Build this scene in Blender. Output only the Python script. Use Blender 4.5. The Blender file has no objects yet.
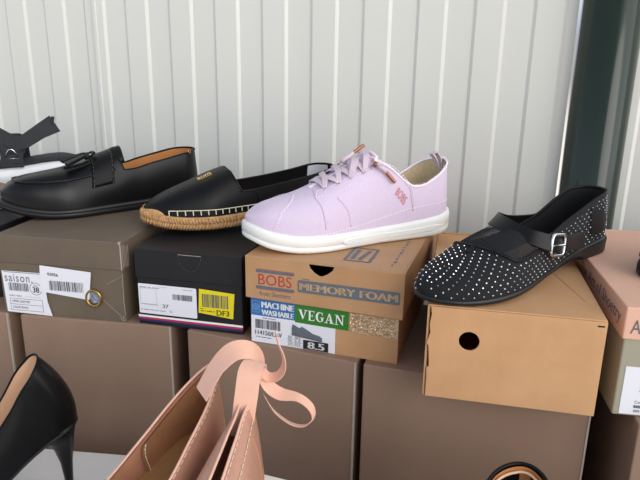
import bpy, bmesh, math, random
from mathutils import Vector, Matrix
random.seed(7)
PI = math.pi
scene = bpy.context.scene
COL = scene.collection

# ------------------------------------------------------------------ camera
FPX, PITCH, ROLL, CAMZ = 616.4, .2834, .0162, .3241
def make_camera():
    cp, sp = math.cos(PITCH), math.sin(PITCH)
    cr, sr = math.cos(ROLL), math.sin(ROLL)
    base = Matrix(((1, 0, 0), (0, -sp, -cp), (0, cp, -sp)))
    R = Matrix(((cr, -sr, 0), (sr, cr, 0), (0, 0, 1))) @ base
    X, Y, Z = R[0], -R[1], -R[2]
    cam = bpy.data.cameras.new('camera')
    cam.sensor_width = 36; cam.lens = FPX / 640 * 36; cam.clip_start = .02
    o = bpy.data.objects.new('camera', cam); COL.objects.link(o)
    m = Matrix.Identity(4)
    for i in range(3):
        m[i][0], m[i][1], m[i][2] = X[i], Y[i], Z[i]
    m[2][3] = CAMZ
    o.matrix_world = m
    scene.camera = o
make_camera()

# ------------------------------------------------------------------ sky, added soft sun and exposure
SKY_UP, SKY_HOR, GROUND, SKY_GAIN = (.24, .27, .34), (.80, .91, 1.06), (.92, .87, .79), 1.0
PATCH_DIR, PATCH_COL, PATCH_GAIN = (.72, -.55, .42), (1.0, .97, .92), 1.6
def make_world():
    w = bpy.data.worlds.new('sky'); scene.world = w; w.use_nodes = True
    nt = w.node_tree; nt.nodes.clear(); N = nt.nodes.new; L = nt.links.new
    out = N('ShaderNodeOutputWorld'); bg = N('ShaderNodeBackground'); L(bg.outputs[0], out.inputs[0])
    tc = N('ShaderNodeTexCoord')
    sep = N('ShaderNodeSeparateXYZ'); L(tc.outputs['Generated'], sep.inputs[0])
    mr = N('ShaderNodeMapRange'); mr.inputs['From Min'].default_value = -1; mr.inputs['From Max'].default_value = 1
    L(sep.outputs['Z'], mr.inputs['Value'])
    cr = N('ShaderNodeValToRGB'); L(mr.outputs[0], cr.inputs[0])
    e = cr.color_ramp.elements
    e[0].position = 0; e[0].color = (*[c * .6 for c in GROUND], 1)
    e[1].position = 1; e[1].color = (*SKY_UP, 1)
    for p, c in ((.38, GROUND), (.46, [c * .8 for c in GROUND]), (.49, (.34, .33, .32)), (.52, (.36, .37, .40)), (.58, SKY_HOR), (.70, [.5 * (a + b) for a, b in zip(SKY_UP, SKY_HOR)])):
        k = e.new(p); k.color = (*c, 1)
    # broad bright patch of the sky, to the right front of the stall
    dot = N('ShaderNodeVectorMath'); dot.operation = 'DOT_PRODUCT'
    L(tc.outputs['Generated'], dot.inputs[0]); dot.inputs[1].default_value = Vector(PATCH_DIR).normalized()
    m2 = N('ShaderNodeMapRange'); m2.interpolation_type = 'SMOOTHSTEP'
    m2.inputs['From Min'].default_value = .72; m2.inputs['From Max'].default_value = .98
    m2.inputs['To Max'].default_value = PATCH_GAIN
    L(dot.outputs['Value'], m2.inputs['Value'])
    sc = N('ShaderNodeVectorMath'); sc.operation = 'SCALE'; sc.inputs[0].default_value = PATCH_COL; L(m2.outputs[0], sc.inputs['Scale'])
    ad = N('ShaderNodeVectorMath'); ad.operation = 'ADD'; L(cr.outputs[0], ad.inputs[0]); L(sc.outputs[0], ad.inputs[1])
    L(ad.outputs[0], bg.inputs[0]); bg.inputs[1].default_value = SKY_GAIN
make_world()
sl = bpy.data.lights.new('shaping_sun', 'SUN'); sl.energy = .75; sl.angle = math.radians(35); sl.color = (1, .95, .88)  # weak wide sun added for soft shaping; the stall itself is in shade
so = bpy.data.objects.new('shaping_sun', sl); COL.objects.link(so)
so.rotation_euler = Vector((.42, -.85, .30)).to_track_quat('Z', 'Y').to_euler()
scene.view_settings.view_transform = 'Standard'
scene.view_settings.look = 'None'
scene.view_settings.gamma = 1
scene.view_settings.use_curve_mapping = False
scene.view_settings.exposure = 0.30

# ------------------------------------------------------------------ materials
def lin(c):
    return tuple((v / 255 / 12.92) if v / 255 <= .04045 else ((v / 255 + .055) / 1.055) ** 2.4 for v in c)
def mat(name, rgb, rough=.6, var=.0, vscale=30, bump=0, bscale=400, metal=0, coat=0, spec=.5, stretch=(1, 1, 1), trans=0, alpha=1, sheen=0, rgb2=None):
    m = bpy.data.materials.new(name); m.use_nodes = True
    nt = m.node_tree; N = nt.nodes.new; L = nt.links.new
    b = nt.nodes['Principled BSDF']
    c = lin(rgb)
    b.inputs['Roughness'].default_value = rough; b.inputs['Metallic'].default_value = metal
    b.inputs['Coat Weight'].default_value = coat; b.inputs['Coat Roughness'].default_value = .25
    b.inputs['Specular IOR Level'].default_value = spec
    b.inputs['Transmission Weight'].default_value = trans; b.inputs['Alpha'].default_value = alpha
    b.inputs['Sheen Weight'].default_value = sheen
    tc = N('ShaderNodeTexCoord'); mp = N('ShaderNodeMapping'); L(tc.outputs['Object'], mp.inputs[0]); mp.inputs['Scale'].default_value = stretch
    if var > 0 or rgb2:
        nz = N('ShaderNodeTexNoise'); nz.inputs['Scale'].default_value = vscale; nz.inputs['Detail'].default_value = 6; nz.inputs['Roughness'].default_value = .6
        L(mp.outputs[0], nz.inputs['Vector'])
        r = N('ShaderNodeValToRGB'); L(nz.outputs['Fac'], r.inputs[0])
        lo = lin(rgb2) if rgb2 else tuple(v * (1 - var) for v in c); hi = c if rgb2 else tuple(min(1, v * (1 + var)) for v in c)
        r.color_ramp.elements[0].position = .3; r.color_ramp.elements[1].position = .7
        r.color_ramp.elements[0].color = (*lo, 1); r.color_ramp.elements[1].color = (*hi, 1)
        L(r.outputs[0], b.inputs['Base Color'])
    else:
        b.inputs['Base Color'].default_value = (*c, 1)
    if bump > 0:
        n2 = N('ShaderNodeTexNoise'); n2.inputs['Scale'].default_value = bscale; n2.inputs['Detail'].default_value = 3
        L(mp.outputs[0], n2.inputs['Vector'])
        bp = N('ShaderNodeBump'); bp.inputs['Strength'].default_value = bump; bp.inputs['Distance'].default_value = .001
        L(n2.outputs['Fac'], bp.inputs['Height']); L(bp.outputs[0], b.inputs['Normal'])
    return m

M = {
 'kraft': mat('kraft card', (210, 163, 118), .75, .10, 18, .15, 900, rgb2=(198, 150, 106)),
 'kraft_in': mat('kraft inside', (120, 92, 66), .9),
 'kraft_old': mat('worn kraft card', (196, 152, 110), .55, .1, 14, .25, 60, rgb2=(178, 134, 94)),
 'carton': mat('grey brown carton', (150, 123, 104), .85, .1, 10, .15, 700, rgb2=(140, 113, 95)),
 'carton_edge': mat('carton cut edge', (176, 162, 152), .85, .1, 60),
 'taupe': mat('taupe card', (110, 96, 80), .55, .08, 20, .12, 700, rgb2=(101, 88, 73)),
 'taupe_lid': mat('taupe lid card', (108, 94, 80), .55, .08, 20, .12, 700, rgb2=(99, 86, 73)),
 'black_card': mat('black card', (30, 29, 33), .5, .1, 40, .08, 500, spec=.3),
 'peach': mat('peach card', (226, 178, 154), .6, .05, 14, .06, 500),
 'olive': mat('grey olive card', (160, 155, 136), .6, .05, 14),
 'white_card': mat('white card', (238, 234, 228), .6, .05, 8),
 'paper': mat('white paper', (232, 232, 240), .5),
 'yellow': mat('yellow paper', (232, 214, 22), .45),
 'ink': mat('black ink', (26, 26, 28), .6),
 'ink_soft': mat('soft grey ink', (96, 96, 100), .6),
 'ink_blue': mat('grey blue ink', (98, 106, 116), .65, .1, 200),
 'red_ink': mat('red ink', (178, 62, 66), .65),
 'cream_ink': mat('card coloured lettering', (214, 180, 140), .65),
 'blue_lab': mat('blue print', (44, 110, 180), .4, .1, 200),
 'blue_pale': mat('pale blue print', (120, 165, 215), .4),
 'green_lab': mat('green print', (46, 122, 40), .4),
 'white_print': mat('white print', (240, 240, 240), .45),
 'navy': mat('navy print', (40, 40, 100), .45), 'crimson': mat('crimson print', (185, 40, 70), .45),
 'tissue': mat('pale blue tissue', (170, 180, 196), .7, .25, 80),
 'brass': mat('brass', (190, 150, 85), .3, metal=1), 'gold': mat('polished gold', (240, 215, 150), .2, metal=1),
 'silver': mat('silver metal', (225, 225, 225), .18, metal=1),
 'copper': mat('copper tip', (150, 98, 72), .35, metal=.7),
 'black_leather': mat('black leather', (13, 13, 15), .30, .1, 60, .10, 500, spec=.28),
 'black_leather_soft': mat('soft black leather', (14, 14, 16), .42, .1, 60, .12, 600, spec=.2),
 'black_rubber': mat('black rubber', (18, 18, 20), .45, .1, 50),
 'patent': mat('black patent leather', (14, 14, 16), .14, coat=.6),
 'black_fabric': mat('black mesh cloth', (17, 17, 20), .9, .3, 900, .3, 1500),
 'webbing': mat('black webbing', (34, 35, 40), .75, .15, 500, .4, 900),
 'tan_lining': mat('tan leather lining', (190, 128, 74), .5, .1, 30),
 'nude_lining': mat('nude leather lining', (226, 186, 152), .5, .06, 30),
 'cream_lining': mat('cream cloth lining', (206, 186, 150), .85, .1, 200),
 'white_lining': mat('pale grey lining', (200, 200, 204), .7, .05, 60),
 'brown_net_in': mat('brown insole', (118, 96, 80), .8, .1, 60),
 'lavender': mat('lavender canvas', (214, 196, 218), .85, .05, 500, .35, 1300, sheen=.2),
 'lavender_lace': mat('lavender lace', (214, 196, 208), .85, .06, 900, .4, 1800),
 'lav_stitch': mat('pale lavender stitching', (246, 236, 246), .8), 'lav_seam': mat('deeper lavender seam', (214, 190, 214), .8),
 'pink_print': mat('rose lettering', (205, 130, 140), .6),
 'white_rubber': mat('white rubber sole', (240, 240, 236), .45, .03, 40, coat=.1),
 'white_leather': mat('white leather', (236, 236, 238), .45, .03, 40),
 'jute': mat('braided jute', (214, 172, 122), .85, .25, 160, .9, 260, rgb2=(168, 122, 76)),
 'cream_thread': mat('cream thread', (226, 216, 190), .8),
 'rose': mat('rose gold leather', (192, 144, 122), .42, .08, 60, .2, 700, metal=.25),
 'rose_in': mat('rose lining', (182, 128, 100), .6, .1, 40), 'rose_pad': mat('bronze heel lining', (176, 128, 92), .42, .1, 60, .2, 600, metal=.35),
 'insole_gold': mat('golden brown insole', (160, 118, 72), .55, .1, 40),
 'ribbon': mat('peach satin ribbon', (232, 180, 156), .38, .03, 100, sheen=.3),
 'taupe_suede': mat('taupe suede', (134, 110, 104), .8, .15, 100), 'grey_sole': mat('pale grey sole', (160, 162, 164), .6),
 'stone': mat('clear crystal', (235, 238, 245), .08, metal=.7),
 'paving': mat('grey paving', (120, 116, 110), .9, .2, 6, .3, 100),
}
def wall_material():
    m = mat('off white painted steel', (212, 211, 207), .38, .0, spec=.5)
    nt = m.node_tree; N = nt.nodes.new; L = nt.links.new; b = nt.nodes['Principled BSDF']
    tc = N('ShaderNodeTexCoord'); mp = N('ShaderNodeMapping'); mp.inputs['Scale'].default_value = (3, 3, .35); L(tc.outputs['Object'], mp.inputs[0])
    nz = N('ShaderNodeTexNoise'); nz.inputs['Scale'].default_value = 2.2; nz.inputs['Detail'].default_value = 5; L(mp.outputs[0], nz.inputs['Vector'])
    r = N('ShaderNodeValToRGB'); L(nz.outputs['Fac'], r.inputs[0])
    r.color_ramp.elements[0].position = .25; r.color_ramp.elements[1].position = .75
    r.color_ramp.elements[0].color = (*lin((214, 214, 207)), 1); r.color_ramp.elements[1].color = (*lin((219, 219, 213)), 1)
    sp = N('ShaderNodeTexNoise'); sp.inputs['Scale'].default_value = 90; L(tc.outputs['Object'], sp.inputs['Vector'])
    r2 = N('ShaderNodeValToRGB'); L(sp.outputs['Fac'], r2.inputs[0])
    r2.color_ramp.elements[0].position = .185; r2.color_ramp.elements[1].position = .20
    r2.color_ramp.elements[0].color = (.18, .15, .12, 1); r2.color_ramp.elements[1].color = (1, 1, 1, 1)
    mx = N('ShaderNodeMix'); mx.data_type = 'RGBA'; mx.blend_type = 'MULTIPLY'; mx.inputs[0].default_value = 1
    L(r.outputs[0], mx.inputs[6]); L(r2.outputs[0], mx.inputs[7]); L(mx.outputs[2], b.inputs['Base Color'])
    return m
M['wall'] = wall_material()
M['post'] = mat('dark green painted steel', (18, 36, 24), .14, .1, 8, spec=.4)

# ------------------------------------------------------------------ object helpers
def tag(o, label=None, cat=None, group=None, kind=None):
    if label: o['label'] = label
    if cat: o['category'] = cat
    if group: o['group'] = group
    if kind: o['kind'] = kind
    return o
def empty(name, loc, rz=0, ry=0):
    o = bpy.data.objects.new(name, None); COL.objects.link(o)
    o.empty_display_size = .02; o.location = loc; o.rotation_euler = (0, ry, rz); return o
class MB:
    def __init__(s): s.v = []; s.f = []; s.mi = []; s.cur = 0
    def add(s, vs, fs):
        n = len(s.v); s.v += [tuple(p) for p in vs]
        for f in fs: s.f.append(tuple(i + n for i in f)); s.mi.append(s.cur)
        return s
    def box(s, x0, y0, z0, x1, y1, z1):
        return s.add([(x0, y0, z0), (x1, y0, z0), (x1, y1, z0), (x0, y1, z0), (x0, y0, z1), (x1, y0, z1), (x1, y1, z1), (x0, y1, z1)],
                     [(0, 3, 2, 1), (4, 5, 6, 7), (0, 1, 5, 4), (1, 2, 6, 5), (2, 3, 7, 6), (3, 0, 4, 7)])
    def grid(s, rows, closed_u=False, closed_v=False):
        n = len(rows); m = len(rows[0]); vs = [p for r in rows for p in r]; fs = []
        for i in range(n if closed_v else n - 1):
            for j in range(m if closed_u else m - 1):
                a = i * m + j; b = i * m + (j + 1) % m; c = ((i + 1) % n) * m + (j + 1) % m; d = ((i + 1) % n) * m + j
                fs.append((a, b, c, d))
        return s.add(vs, fs)
    def tube(s, pts, r, n=8, closed=False, squash=1):
        pts = [Vector(p) for p in pts]; rows = []; N = len(pts); up = None
        for i, p in enumerate(pts):
            a = pts[(i - 1) % N] if (closed or i > 0) else p; b = pts[(i + 1) % N] if (closed or i < N - 1) else p
            t = (b - a); t = t.normalized() if t.length > 1e-9 else Vector((1, 0, 0))
            if up is None:
                up = Vector((0, 0, 1)) if abs(t.z) < .9 else Vector((1, 0, 0))
            u = (up - t * up.dot(t)); u = u.normalized() if u.length > 1e-6 else t.orthogonal().normalized(); up = u
            w = t.cross(u); rr = r[i] if isinstance(r, (list, tuple)) else r
            rows.append([p + u * (rr * math.cos(2 * PI * k / n)) + w * (rr * squash * math.sin(2 * PI * k / n)) for k in range(n)])
        s.grid(rows, closed_u=True, closed_v=closed)
        if not closed:
            b0 = len(s.v) - N * n
            s.f.append(tuple(b0 + k for k in range(n))[::-1]); s.mi.append(s.cur)
            s.f.append(tuple(b0 + (N - 1) * n + k for k in range(n))); s.mi.append(s.cur)
        return s
    def ribbon(s, pts, nrm, width, th=.001):
        pts = [Vector(p) for p in pts]; N = len(pts); rows = []
        for i, p in enumerate(pts):
            t = (pts[min(i + 1, N - 1)] - pts[max(i - 1, 0)]).normalized(); n = Vector(nrm[i]); n = (n - t * n.dot(t)).normalized(); w = t.cross(n)
            ww = width[i] if isinstance(width, (list, tuple)) else width
            rows.append([p + w * ww / 2, p + w * ww / 2 + n * th, p - w * ww / 2 + n * th, p - w * ww / 2])
        s.grid(rows, closed_u=True)
        b0 = len(s.v) - N * 4
        s.add([], []); s.f.append((b0, b0 + 1, b0 + 2, b0 + 3)); s.mi.append(s.cur); e = b0 + (N - 1) * 4
        s.f.append((e + 3, e + 2, e + 1, e)); s.mi.append(s.cur)
        return s
    def build(s, name, mats, parent=None, smooth=False, weld=False, bevel=0, sub=0, solid=0, seg=2):
        me = bpy.data.meshes.new(name); me.from_pydata(s.v, [], s.f)
        for m in (mats if isinstance(mats, (list, tuple)) else [mats]): me.materials.append(m)
        me.polygons.foreach_set('material_index', s.mi)
        bm = bmesh.new(); bm.from_mesh(me)
        if weld: bmesh.ops.remove_doubles(bm, verts=bm.verts, dist=1e-5)
        bmesh.ops.recalc_face_normals(bm, faces=bm.faces)
        bm.to_mesh(me); bm.free()
        if smooth: me.polygons.foreach_set('use_smooth', [True] * len(me.polygons))
        if smooth == 'auto': me.set_sharp_from_angle(angle=.9)
        me.update()
        o = bpy.data.objects.new(name, me); COL.objects.link(o)
        if parent: o.parent = parent
        if solid: md = o.modifiers.new('s', 'SOLIDIFY'); md.thickness = solid; md.offset = -1
        if bevel: md = o.modifiers.new('b', 'BEVEL'); md.width = bevel; md.segments = seg; md.limit_method = 'ANGLE'
        if sub: md = o.modifiers.new('u', 'SUBSURF'); md.levels = sub; md.render_levels = sub
        return o

def panel(mb, outer, holes, y0, y1):
    """A card panel in the local x-z plane with holes cut through, from y0 to y1 deep."""
    bm = bmesh.new(); es = []
    for loop in [outer] + holes:
        vs = [bm.verts.new((x, y0, z)) for x, z in loop]
        for i in range(len(vs)): es.append(bm.edges.new((vs[i], vs[(i + 1) % len(vs)])))
    bmesh.ops.triangle_fill(bm, use_beauty=True, use_dissolve=False, edges=es)
    bm.verts.index_update(); bm.verts.ensure_lookup_table()
    n = len(bm.verts); vs = [v.co[:] for v in bm.verts]; fs = [tuple(v.index for v in f.verts) for f in bm.faces]
    side = []; k = 0
    for loop in [outer] + holes:
        m = len(loop)
        for i in range(m): side.append((k + i, k + (i + 1) % m, n + k + (i + 1) % m, n + k + i))
        k += m
    bm.free()
    mb.add(vs + [(x, y1, z) for x, y, z in vs], fs + [tuple(i + n for i in f)[::-1] for f in fs] + side)

_cache = {}
def glyphs(txt, bold=0.0, spacing=1.0):
    key = (txt, bold, spacing)
    if key in _cache: return _cache[key]
    c = bpy.data.curves.new('t', 'FONT'); c.body = txt; c.size = 1; c.offset = bold; c.space_character = spacing; c.resolution_u = 3
    o = bpy.data.objects.new('t', c); COL.objects.link(o)
    dg = bpy.context.evaluated_depsgraph_get(); dg.update()
    me = bpy.data.meshes.new_from_object(o.evaluated_get(dg))
    vs = [v.co[:2] for v in me.vertices]; fs = [tuple(p.vertices) for p in me.polygons]
    bpy.data.objects.remove(o); bpy.data.curves.remove(c); bpy.data.meshes.remove(me)
    x0 = min(v[0] for v in vs); x1 = max(v[0] for v in vs); y0 = min(v[1] for v in vs); y1 = max(v[1] for v in vs)
    r = ([((x - x0) / (x1 - x0), (y - y0) / (y1 - y0)) for x, y in vs], fs)
    _cache[key] = r; return r
FRONT = lambda off: (lambda u, v: (u, -off, v))
def write(mb, txt, u0, v0, u1, v1, place, bold=0, spacing=1, tilt=0):
    vs, fs = glyphs(txt, 0, spacing); w = max(0, bold) * 2.2 * (v1 - v0)
    for dx in ((-w, 0, w) if bold > 0 else (0,)):
        mb.add([place(u0 + dx + a * (u1 - u0), v0 + b * (v1 - v0) + tilt * a) for a, b in vs], fs)
def rect(mb, u0, v0, u1, v1, place):
    mb.add([place(u0, v0), place(u1, v0), place(u1, v1), place(u0, v1)], [(0, 1, 2, 3)])
def poly(mb, pts, place): mb.add([place(*p) for p in pts], [tuple(range(len(pts)))])
def rrect(u0, v0, u1, v1, r, n=5):
    out = []
    for cx, cy, a in ((u1 - r, v0 + r, -90), (u1 - r, v1 - r, 0), (u0 + r, v1 - r, 90), (u0 + r, v0 + r, 180)):
        for k in range(n + 1):
            t = math.radians(a + 90 * k / n); out.append((cx + r * math.cos(t), cy + r * math.sin(t)))
    return out
def bars(mb, u0, v0, u1, v1, place, n=26, seed=1):
    rnd = random.Random(seed); x = u0; st = (u1 - u0) / n / 2
    while x < u1 - st * 2.5:
        w = st * rnd.choice((.6, .8, 1.4, 2.0)); rect(mb, x, v0, x + w, v1, place); x += w + st * rnd.choice((.6, .9, 1.4))
def frame(mb, u0, v0, u1, v1, t, place):
    rect(mb, u0, v0, u1, v0 + t, place); rect(mb, u0, v1 - t, u1, v1, place); rect(mb, u0, v0, u0 + t, v1, place); rect(mb, u1 - t, v0, u1, v1, place)
def circ(cx, cz, r, n=28, sx=1): return [(cx + sx * r * math.cos(2 * PI * k / n), cz + r * math.sin(2 * PI * k / n)) for k in range(n)]

# ------------------------------------------------------------------ structure: wall, post, floor
YAW_W = .281
def wall_pt(t, off, z): return (t * math.cos(YAW_W) - off * math.sin(YAW_W), 1.05 - t * math.sin(YAW_W) - off * math.cos(YAW_W), z)
T0, ST, DEP = -.6154, .0426, .0032
def wall_profile(t0, t1, first):
    pts = []; i = int((t0 - T0) / ST) - 2
    prof = []
    while T0 + i * ST < t1 + ST:
        t = T0 + i * ST
        if i % 2 == 0: prof += [(t - .0026, 0), (t + .0026, DEP)]
        else: prof += [(t - .0026, DEP), (t + .0026, 0)]
        i += 1
    prof = [p for p in prof if t0 < p[0] < t1]
    prof = [(t0, prof[0][1])] + prof + [(t1, prof[-1][1])]
    return prof
def corrugated(name, t0, t1, off, kind, shift=0):
    prof = [(t + shift, o) for t, o in wall_profile(t0 - shift, t1 - shift, 0)]; mb = MB()
    mb.grid([[wall_pt(t, o + off, z) for t, o in prof] for z in (-.26, 1.3)])
    mb.grid([[wall_pt(t, o + off - .0015, z) for t, o in prof] for z in (-.26, 1.3)])
    for t, o in (prof[0], prof[-1]):
        mb.add([wall_pt(t, o + off, -.26), wall_pt(t, o + off, 1.3), wall_pt(t, o + off - .0015, 1.3), wall_pt(t, o + off - .0015, -.26)], [(0, 1, 2, 3)])
    return tag(mb.build(name, M['wall']), kind='structure')
SEAM = T0 + 4.66 * ST
corrugated('wall_back', -1.6, SEAM, 0, 1)
corrugated('wall_back', SEAM - .004, .381, .003, 1)
corrugated('wall_right', .462, 1.0, .004, 1, .030)
mb = MB(); mb.add([wall_pt(SEAM - .010, DEP + .0005, -.26), wall_pt(SEAM - .010, DEP + .0005, 1.3), wall_pt(SEAM - .008, DEP + .0045, 1.3), wall_pt(SEAM - .008, DEP + .0045, -.26),
    wall_pt(SEAM - .002, DEP + .0045, 1.3), wall_pt(SEAM - .002, DEP + .0045, -.26), wall_pt(SEAM, DEP + .001, 1.3), wall_pt(SEAM, DEP + .001, -.26)], [(0, 1, 2, 3), (3, 2, 4, 5), (5, 4, 6, 7)])
tag(mb.build('trim_1', M['wall']), kind='structure')
# round post
mb = MB(); rows = []
for z in (-.26, 1.3):
    rows.append([(wall_pt(.426, .004, z)[0] + .0415 * math.cos(2 * PI * k / 64), wall_pt(.426, .004, z)[1] + .0415 * math.sin(2 * PI * k / 64), z) for k in range(64)])
mb.grid(rows, closed_u=True); mb.f.append(tuple(range(64, 128))); mb.mi.append(0)
tag(mb.build('downpipe', M['post'], smooth=True), 'dark green glossy round steel pipe standing against the ribbed wall', 'pipe')
mb = MB(); mb.box(-1.6, .15, -.28, 1.4, 1.35, -.26); tag(mb.build('floor', M['paving']), kind='structure')

# ------------------------------------------------------------------ boxes
def box_root(name, fr, yaw, w, z):
    ox, oy = fr[0] - w * math.cos(yaw), fr[1] + w * math.sin(yaw)
    return empty(name, (ox, oy, z), -yaw)
def tray(w, d, z0, z1, t, open_top, front=None, holes=(), inset=0, taper=0):
    """Five card panels: front, back, two sides and a bottom or a top."""
    mb = MB(); a = inset
    front = front or [(a, z0), (w - a, z0), (w - a, z1), (a, z1)]
    panel(mb, front, list(holes), a, a + t)
    mb.box(a, d - a - t, z0, w - a, d - a, z1)
    mb.box(a, a + t, z0, a + t, d - a - t, z1); mb.box(w - a - t, a + t, z0, w - a, d - a - t, z1)
    if open_top: mb.box(a + t, a + t, z0, w - a - t, d - a - t, z0 + t)
    else: mb.box(a + t, a + t, z1 - t, w - a - t, d - a - t, z1)
    return mb
def carton(fr, yaw, w, d, h, label, name='carton', m='carton', z=-.26, seam=True):
    r = box_root(name, fr, yaw, w, z)
    mb = MB(); mb.box(0, 0, 0, w, d, h); b = mb.build('body', M[m], r, bevel=.0015)
    if seam:
        e = MB(); e.box(w - .0014, -.0007, .001, w + .0005, .0022, h - .001); e.build('cut_edge', M['carton_edge'], r)
    return tag(r, label, 'box', 'large cartons under the shoe boxes' if seam else None)
carton((-.4086, .747), .147, .24, .28, .26, 'grey-brown carton at the far left edge, mostly cut off by the photo')
carton((-.1865, .7114), .147, .2045, .28, .26, 'grey-brown carton below the taupe shoe box and behind the black pump')
carton((.0420, .6240), .368, .2200, .12, .26, 'grey-brown carton below the black box, behind the peach ribbons')
carton((.2770, .5510), .30, .2370, .20, .26, 'wide grey-brown carton directly below the plain kraft shoe box')
carton((.303 + .25 * math.cos(.16), .510 - .25 * math.sin(.16)), .16, .25, .27, .26, 'shaded brown carton below the grey-olive and peach box at right')

# --- taupe box
W = .1725
r = tag(box_root('shoe_box', (-.2436, .7218), .1623, W, 0), 'taupe shoe box with white size label and brass ring, under the black tassel loafer', 'shoe box')
ring_c = (.1302, .0305)
tray(W, .30, 0, .104, .0015, True, holes=[circ(*ring_c, .0085)], inset=.0015).build('base', M['taupe'], r)
lid = MB(); lid.box(0, 0, .0695, W, .30, .1063); lidt = lid.build('lid', M['taupe_lid'], r, bevel=.0012)
e = MB()   # scuffed white wear along the right corner
for k in range(5):
    x = W + .0004; z = .0710 + random.random() * .004
    e.box(x - .0001, .001 + k * .0035, z, x + .0002, .0016 + k * .0035, .104 - random.random() * .012)
e.box(W - .0022, -.0004, .0705, W - .0008, -.0001, .1050); e.box(W - .004, -.0004, .1035, W - .0008, .0018, .1066)
e.build('scuff', M['carton_edge'], lidt)
e = MB(); rnd = random.Random(3)
for k in range(7):
    a = Vector((W - .0015 + rnd.uniform(-.007, .0015), .0008, .0015 + rnd.random() * .006)); e.tube([a, a + Vector((rnd.uniform(-.004, .001), -.0004, rnd.uniform(-.001, .003)))], .0003, 4)
e.tube([(W - .0015, .0009, .010), (W - .0025, .0004, .030), (W - .0017, .0009, .066)], .0003, 4)
for q in ((W - .030, .028), (W - .024, .050)): e.tube([(W - .003, .0012, .004 if q[1] < .04 else .062), (q[0], .0012, q[1])], .00022, 4)
e.build('crease', M['carton_edge'], r)
t = MB()
rows = []
for i in range(9):
    rows.append([(ring_c[0] - .009 + .018 * j / 8, .004 + .004 * math.sin(i * 1.3 + j * 1.9) * .5 + .0015 * ((i * j) % 3), ring_c[1] - .009 + .018 * i / 8) for j in range(9)])
t.grid(rows); t.build('tissue_paper', M['tissue'], r)
mb = MB(); mb.tube([(ring_c[0] + .0098 * math.cos(a), -.001, ring_c[1] + .0105 * math.sin(a)) for a in [2 * PI * k / 40 for k in range(40)]], .0016, 8, closed=True)
tag(mb.build('ring', M['brass'], r, smooth=True), 'brass ring around the finger hole')
P = FRONT(.0002)
lb = MB(); poly(lb, [(.0047, .0585), (.0630, .0585), (.0650, .020), (.0700, .0005), (.0062, .0022)], P); lb = lb.build('label', M['paper'], r)
P = FRONT(.0006)
mb = MB(); write(mb, 'saison.', .0082, .0445, .0470, .0550, P, 0, 1.15); mb.build('lettering', M['ink_soft'], lb)
mb = MB(); bars(mb, .0125, .0320, .0405, .0430, P, 22, 3); mb.build('barcode', M['ink_soft'], lb)
mb = MB(); frame(mb, .0075, .0570, .0600, .0576, .0004, P)
write(mb, 'MAT NO.  - -- ---- -- ----', .0120, .0240, .0560, .0262, P); frame(mb, .0120, .0050, .0580, .0215, .0004, P); rect(mb, .0120, .0132, .0580, .0136, P)
write(mb, 'UPPER: LEATHER', .0150, .0160, .0400, .0190, P); write(mb, 'COLOR: BLACK', .0150, .0080, .0370, .0110, P)
write(mb, 'SIZE', .0475, .0400, .0530, .0418, P); write(mb, '38', .0462, .0315, .0548, .0390, P, .012)
rr = circ(.0505, .0365, .0085); 
mb.add([P(*p) for p in rr] + [P(*p) for p in circ(.0505, .0365, .0080)], [(i, (i + 1) % 28, 28 + (i + 1) % 28, 28 + i) for i in range(28)])
mb.build('small_print', M['ink'], lb)
P = FRONT(.0012)
lb = MB(); panel(lb, [(.0572, .0342), (.1240, .0275), (.1296, .0650), (.0600, .0696)], [], -.0012, -.0008); lb = lb.build('price_card', M['paper'], r)
P = FRONT(.0016)
mb = MB(); write(mb, '03056', .0700, .0570, .0845, .0610, P, .01, tilt=-.001); mb.build('lettering', M['ink'], lb)
mb = MB(); bars(mb, .0710, .0370, .1190, .0500, P, 26, 8); mb.build('barcode', M['ink_soft'], lb)

# --- black box
W = .1404
r = tag(box_root('shoe_box', (-.0918, .6902), .2248, W, 0), 'black shoe box with white and yellow stickers and a red-white-blue stripe, under the espadrille', 'shoe box')
mb = MB(); mb.box(.001, .001, 0, W - .001, .299, .099); mb.build('base', M['black_card'], r, bevel=.001)
def thumb_cut(cx, ztop, rad, n=14): return [(cx + rad * math.cos(PI * k / n), ztop - rad * .95 * math.sin(PI * k / n)) for k in range(n + 1)]
mb = MB(); mb.box(0, 0, .0625, W, .30, .0995); lid = mb.build('lid', M['black_card'], r, bevel=.001)
mb = MB(); pts = [(.0735 + .0150 * math.cos(PI + PI * k / 24), -.0004, .0960 - .0 + .0200 * math.sin(PI + PI * k / 24)) for k in range(25)]
for k in range(0, 24, 2): mb.tube([pts[k], pts[k + 1]], .00016, 4)
mb.build('perforation', M['ink_soft'], lid)
mb = MB(); mb.box(.0585, -.0004, .0962, .0885, -.0001, .0968); mb.build('scuff', M['carton_edge'], lid)
P = FRONT(-.0006)
st = MB(); st.cur = 0; rect(st, .0005, .0098, W - .0005, .0125, P); st.cur = 1; rect(st, .0005, .0072, W - .0005, .0098, P); st.cur = 2; rect(st, .0005, .0045, W - .0005, .0072, P)
st.build('stripe', [M['white_print'], M['crimson'], M['navy']], r)
lb = MB(); poly(lb, rrect(.0025, .0150, .0805, .0545, .0015), P); lb = lb.build('label', M['paper'], r)
P = FRONT(-.0002)
mb = MB(); write(mb, '37', .0345, .0245, .0425, .0295, P, .01); bars(mb, .0490, .0370, .0760, .0445, P, 24, 5); 
for i in range(5):
    rect(mb, .0320 + i * .002, .0520 - .0005, .0330 + i * .002, .0520, P)
write(mb, '----- -- -----', .0050, .0497, .0310, .0505, P); write(mb, '-- ----- ---- --- ------', .0050, .0197, .0380, .0206, P)
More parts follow.
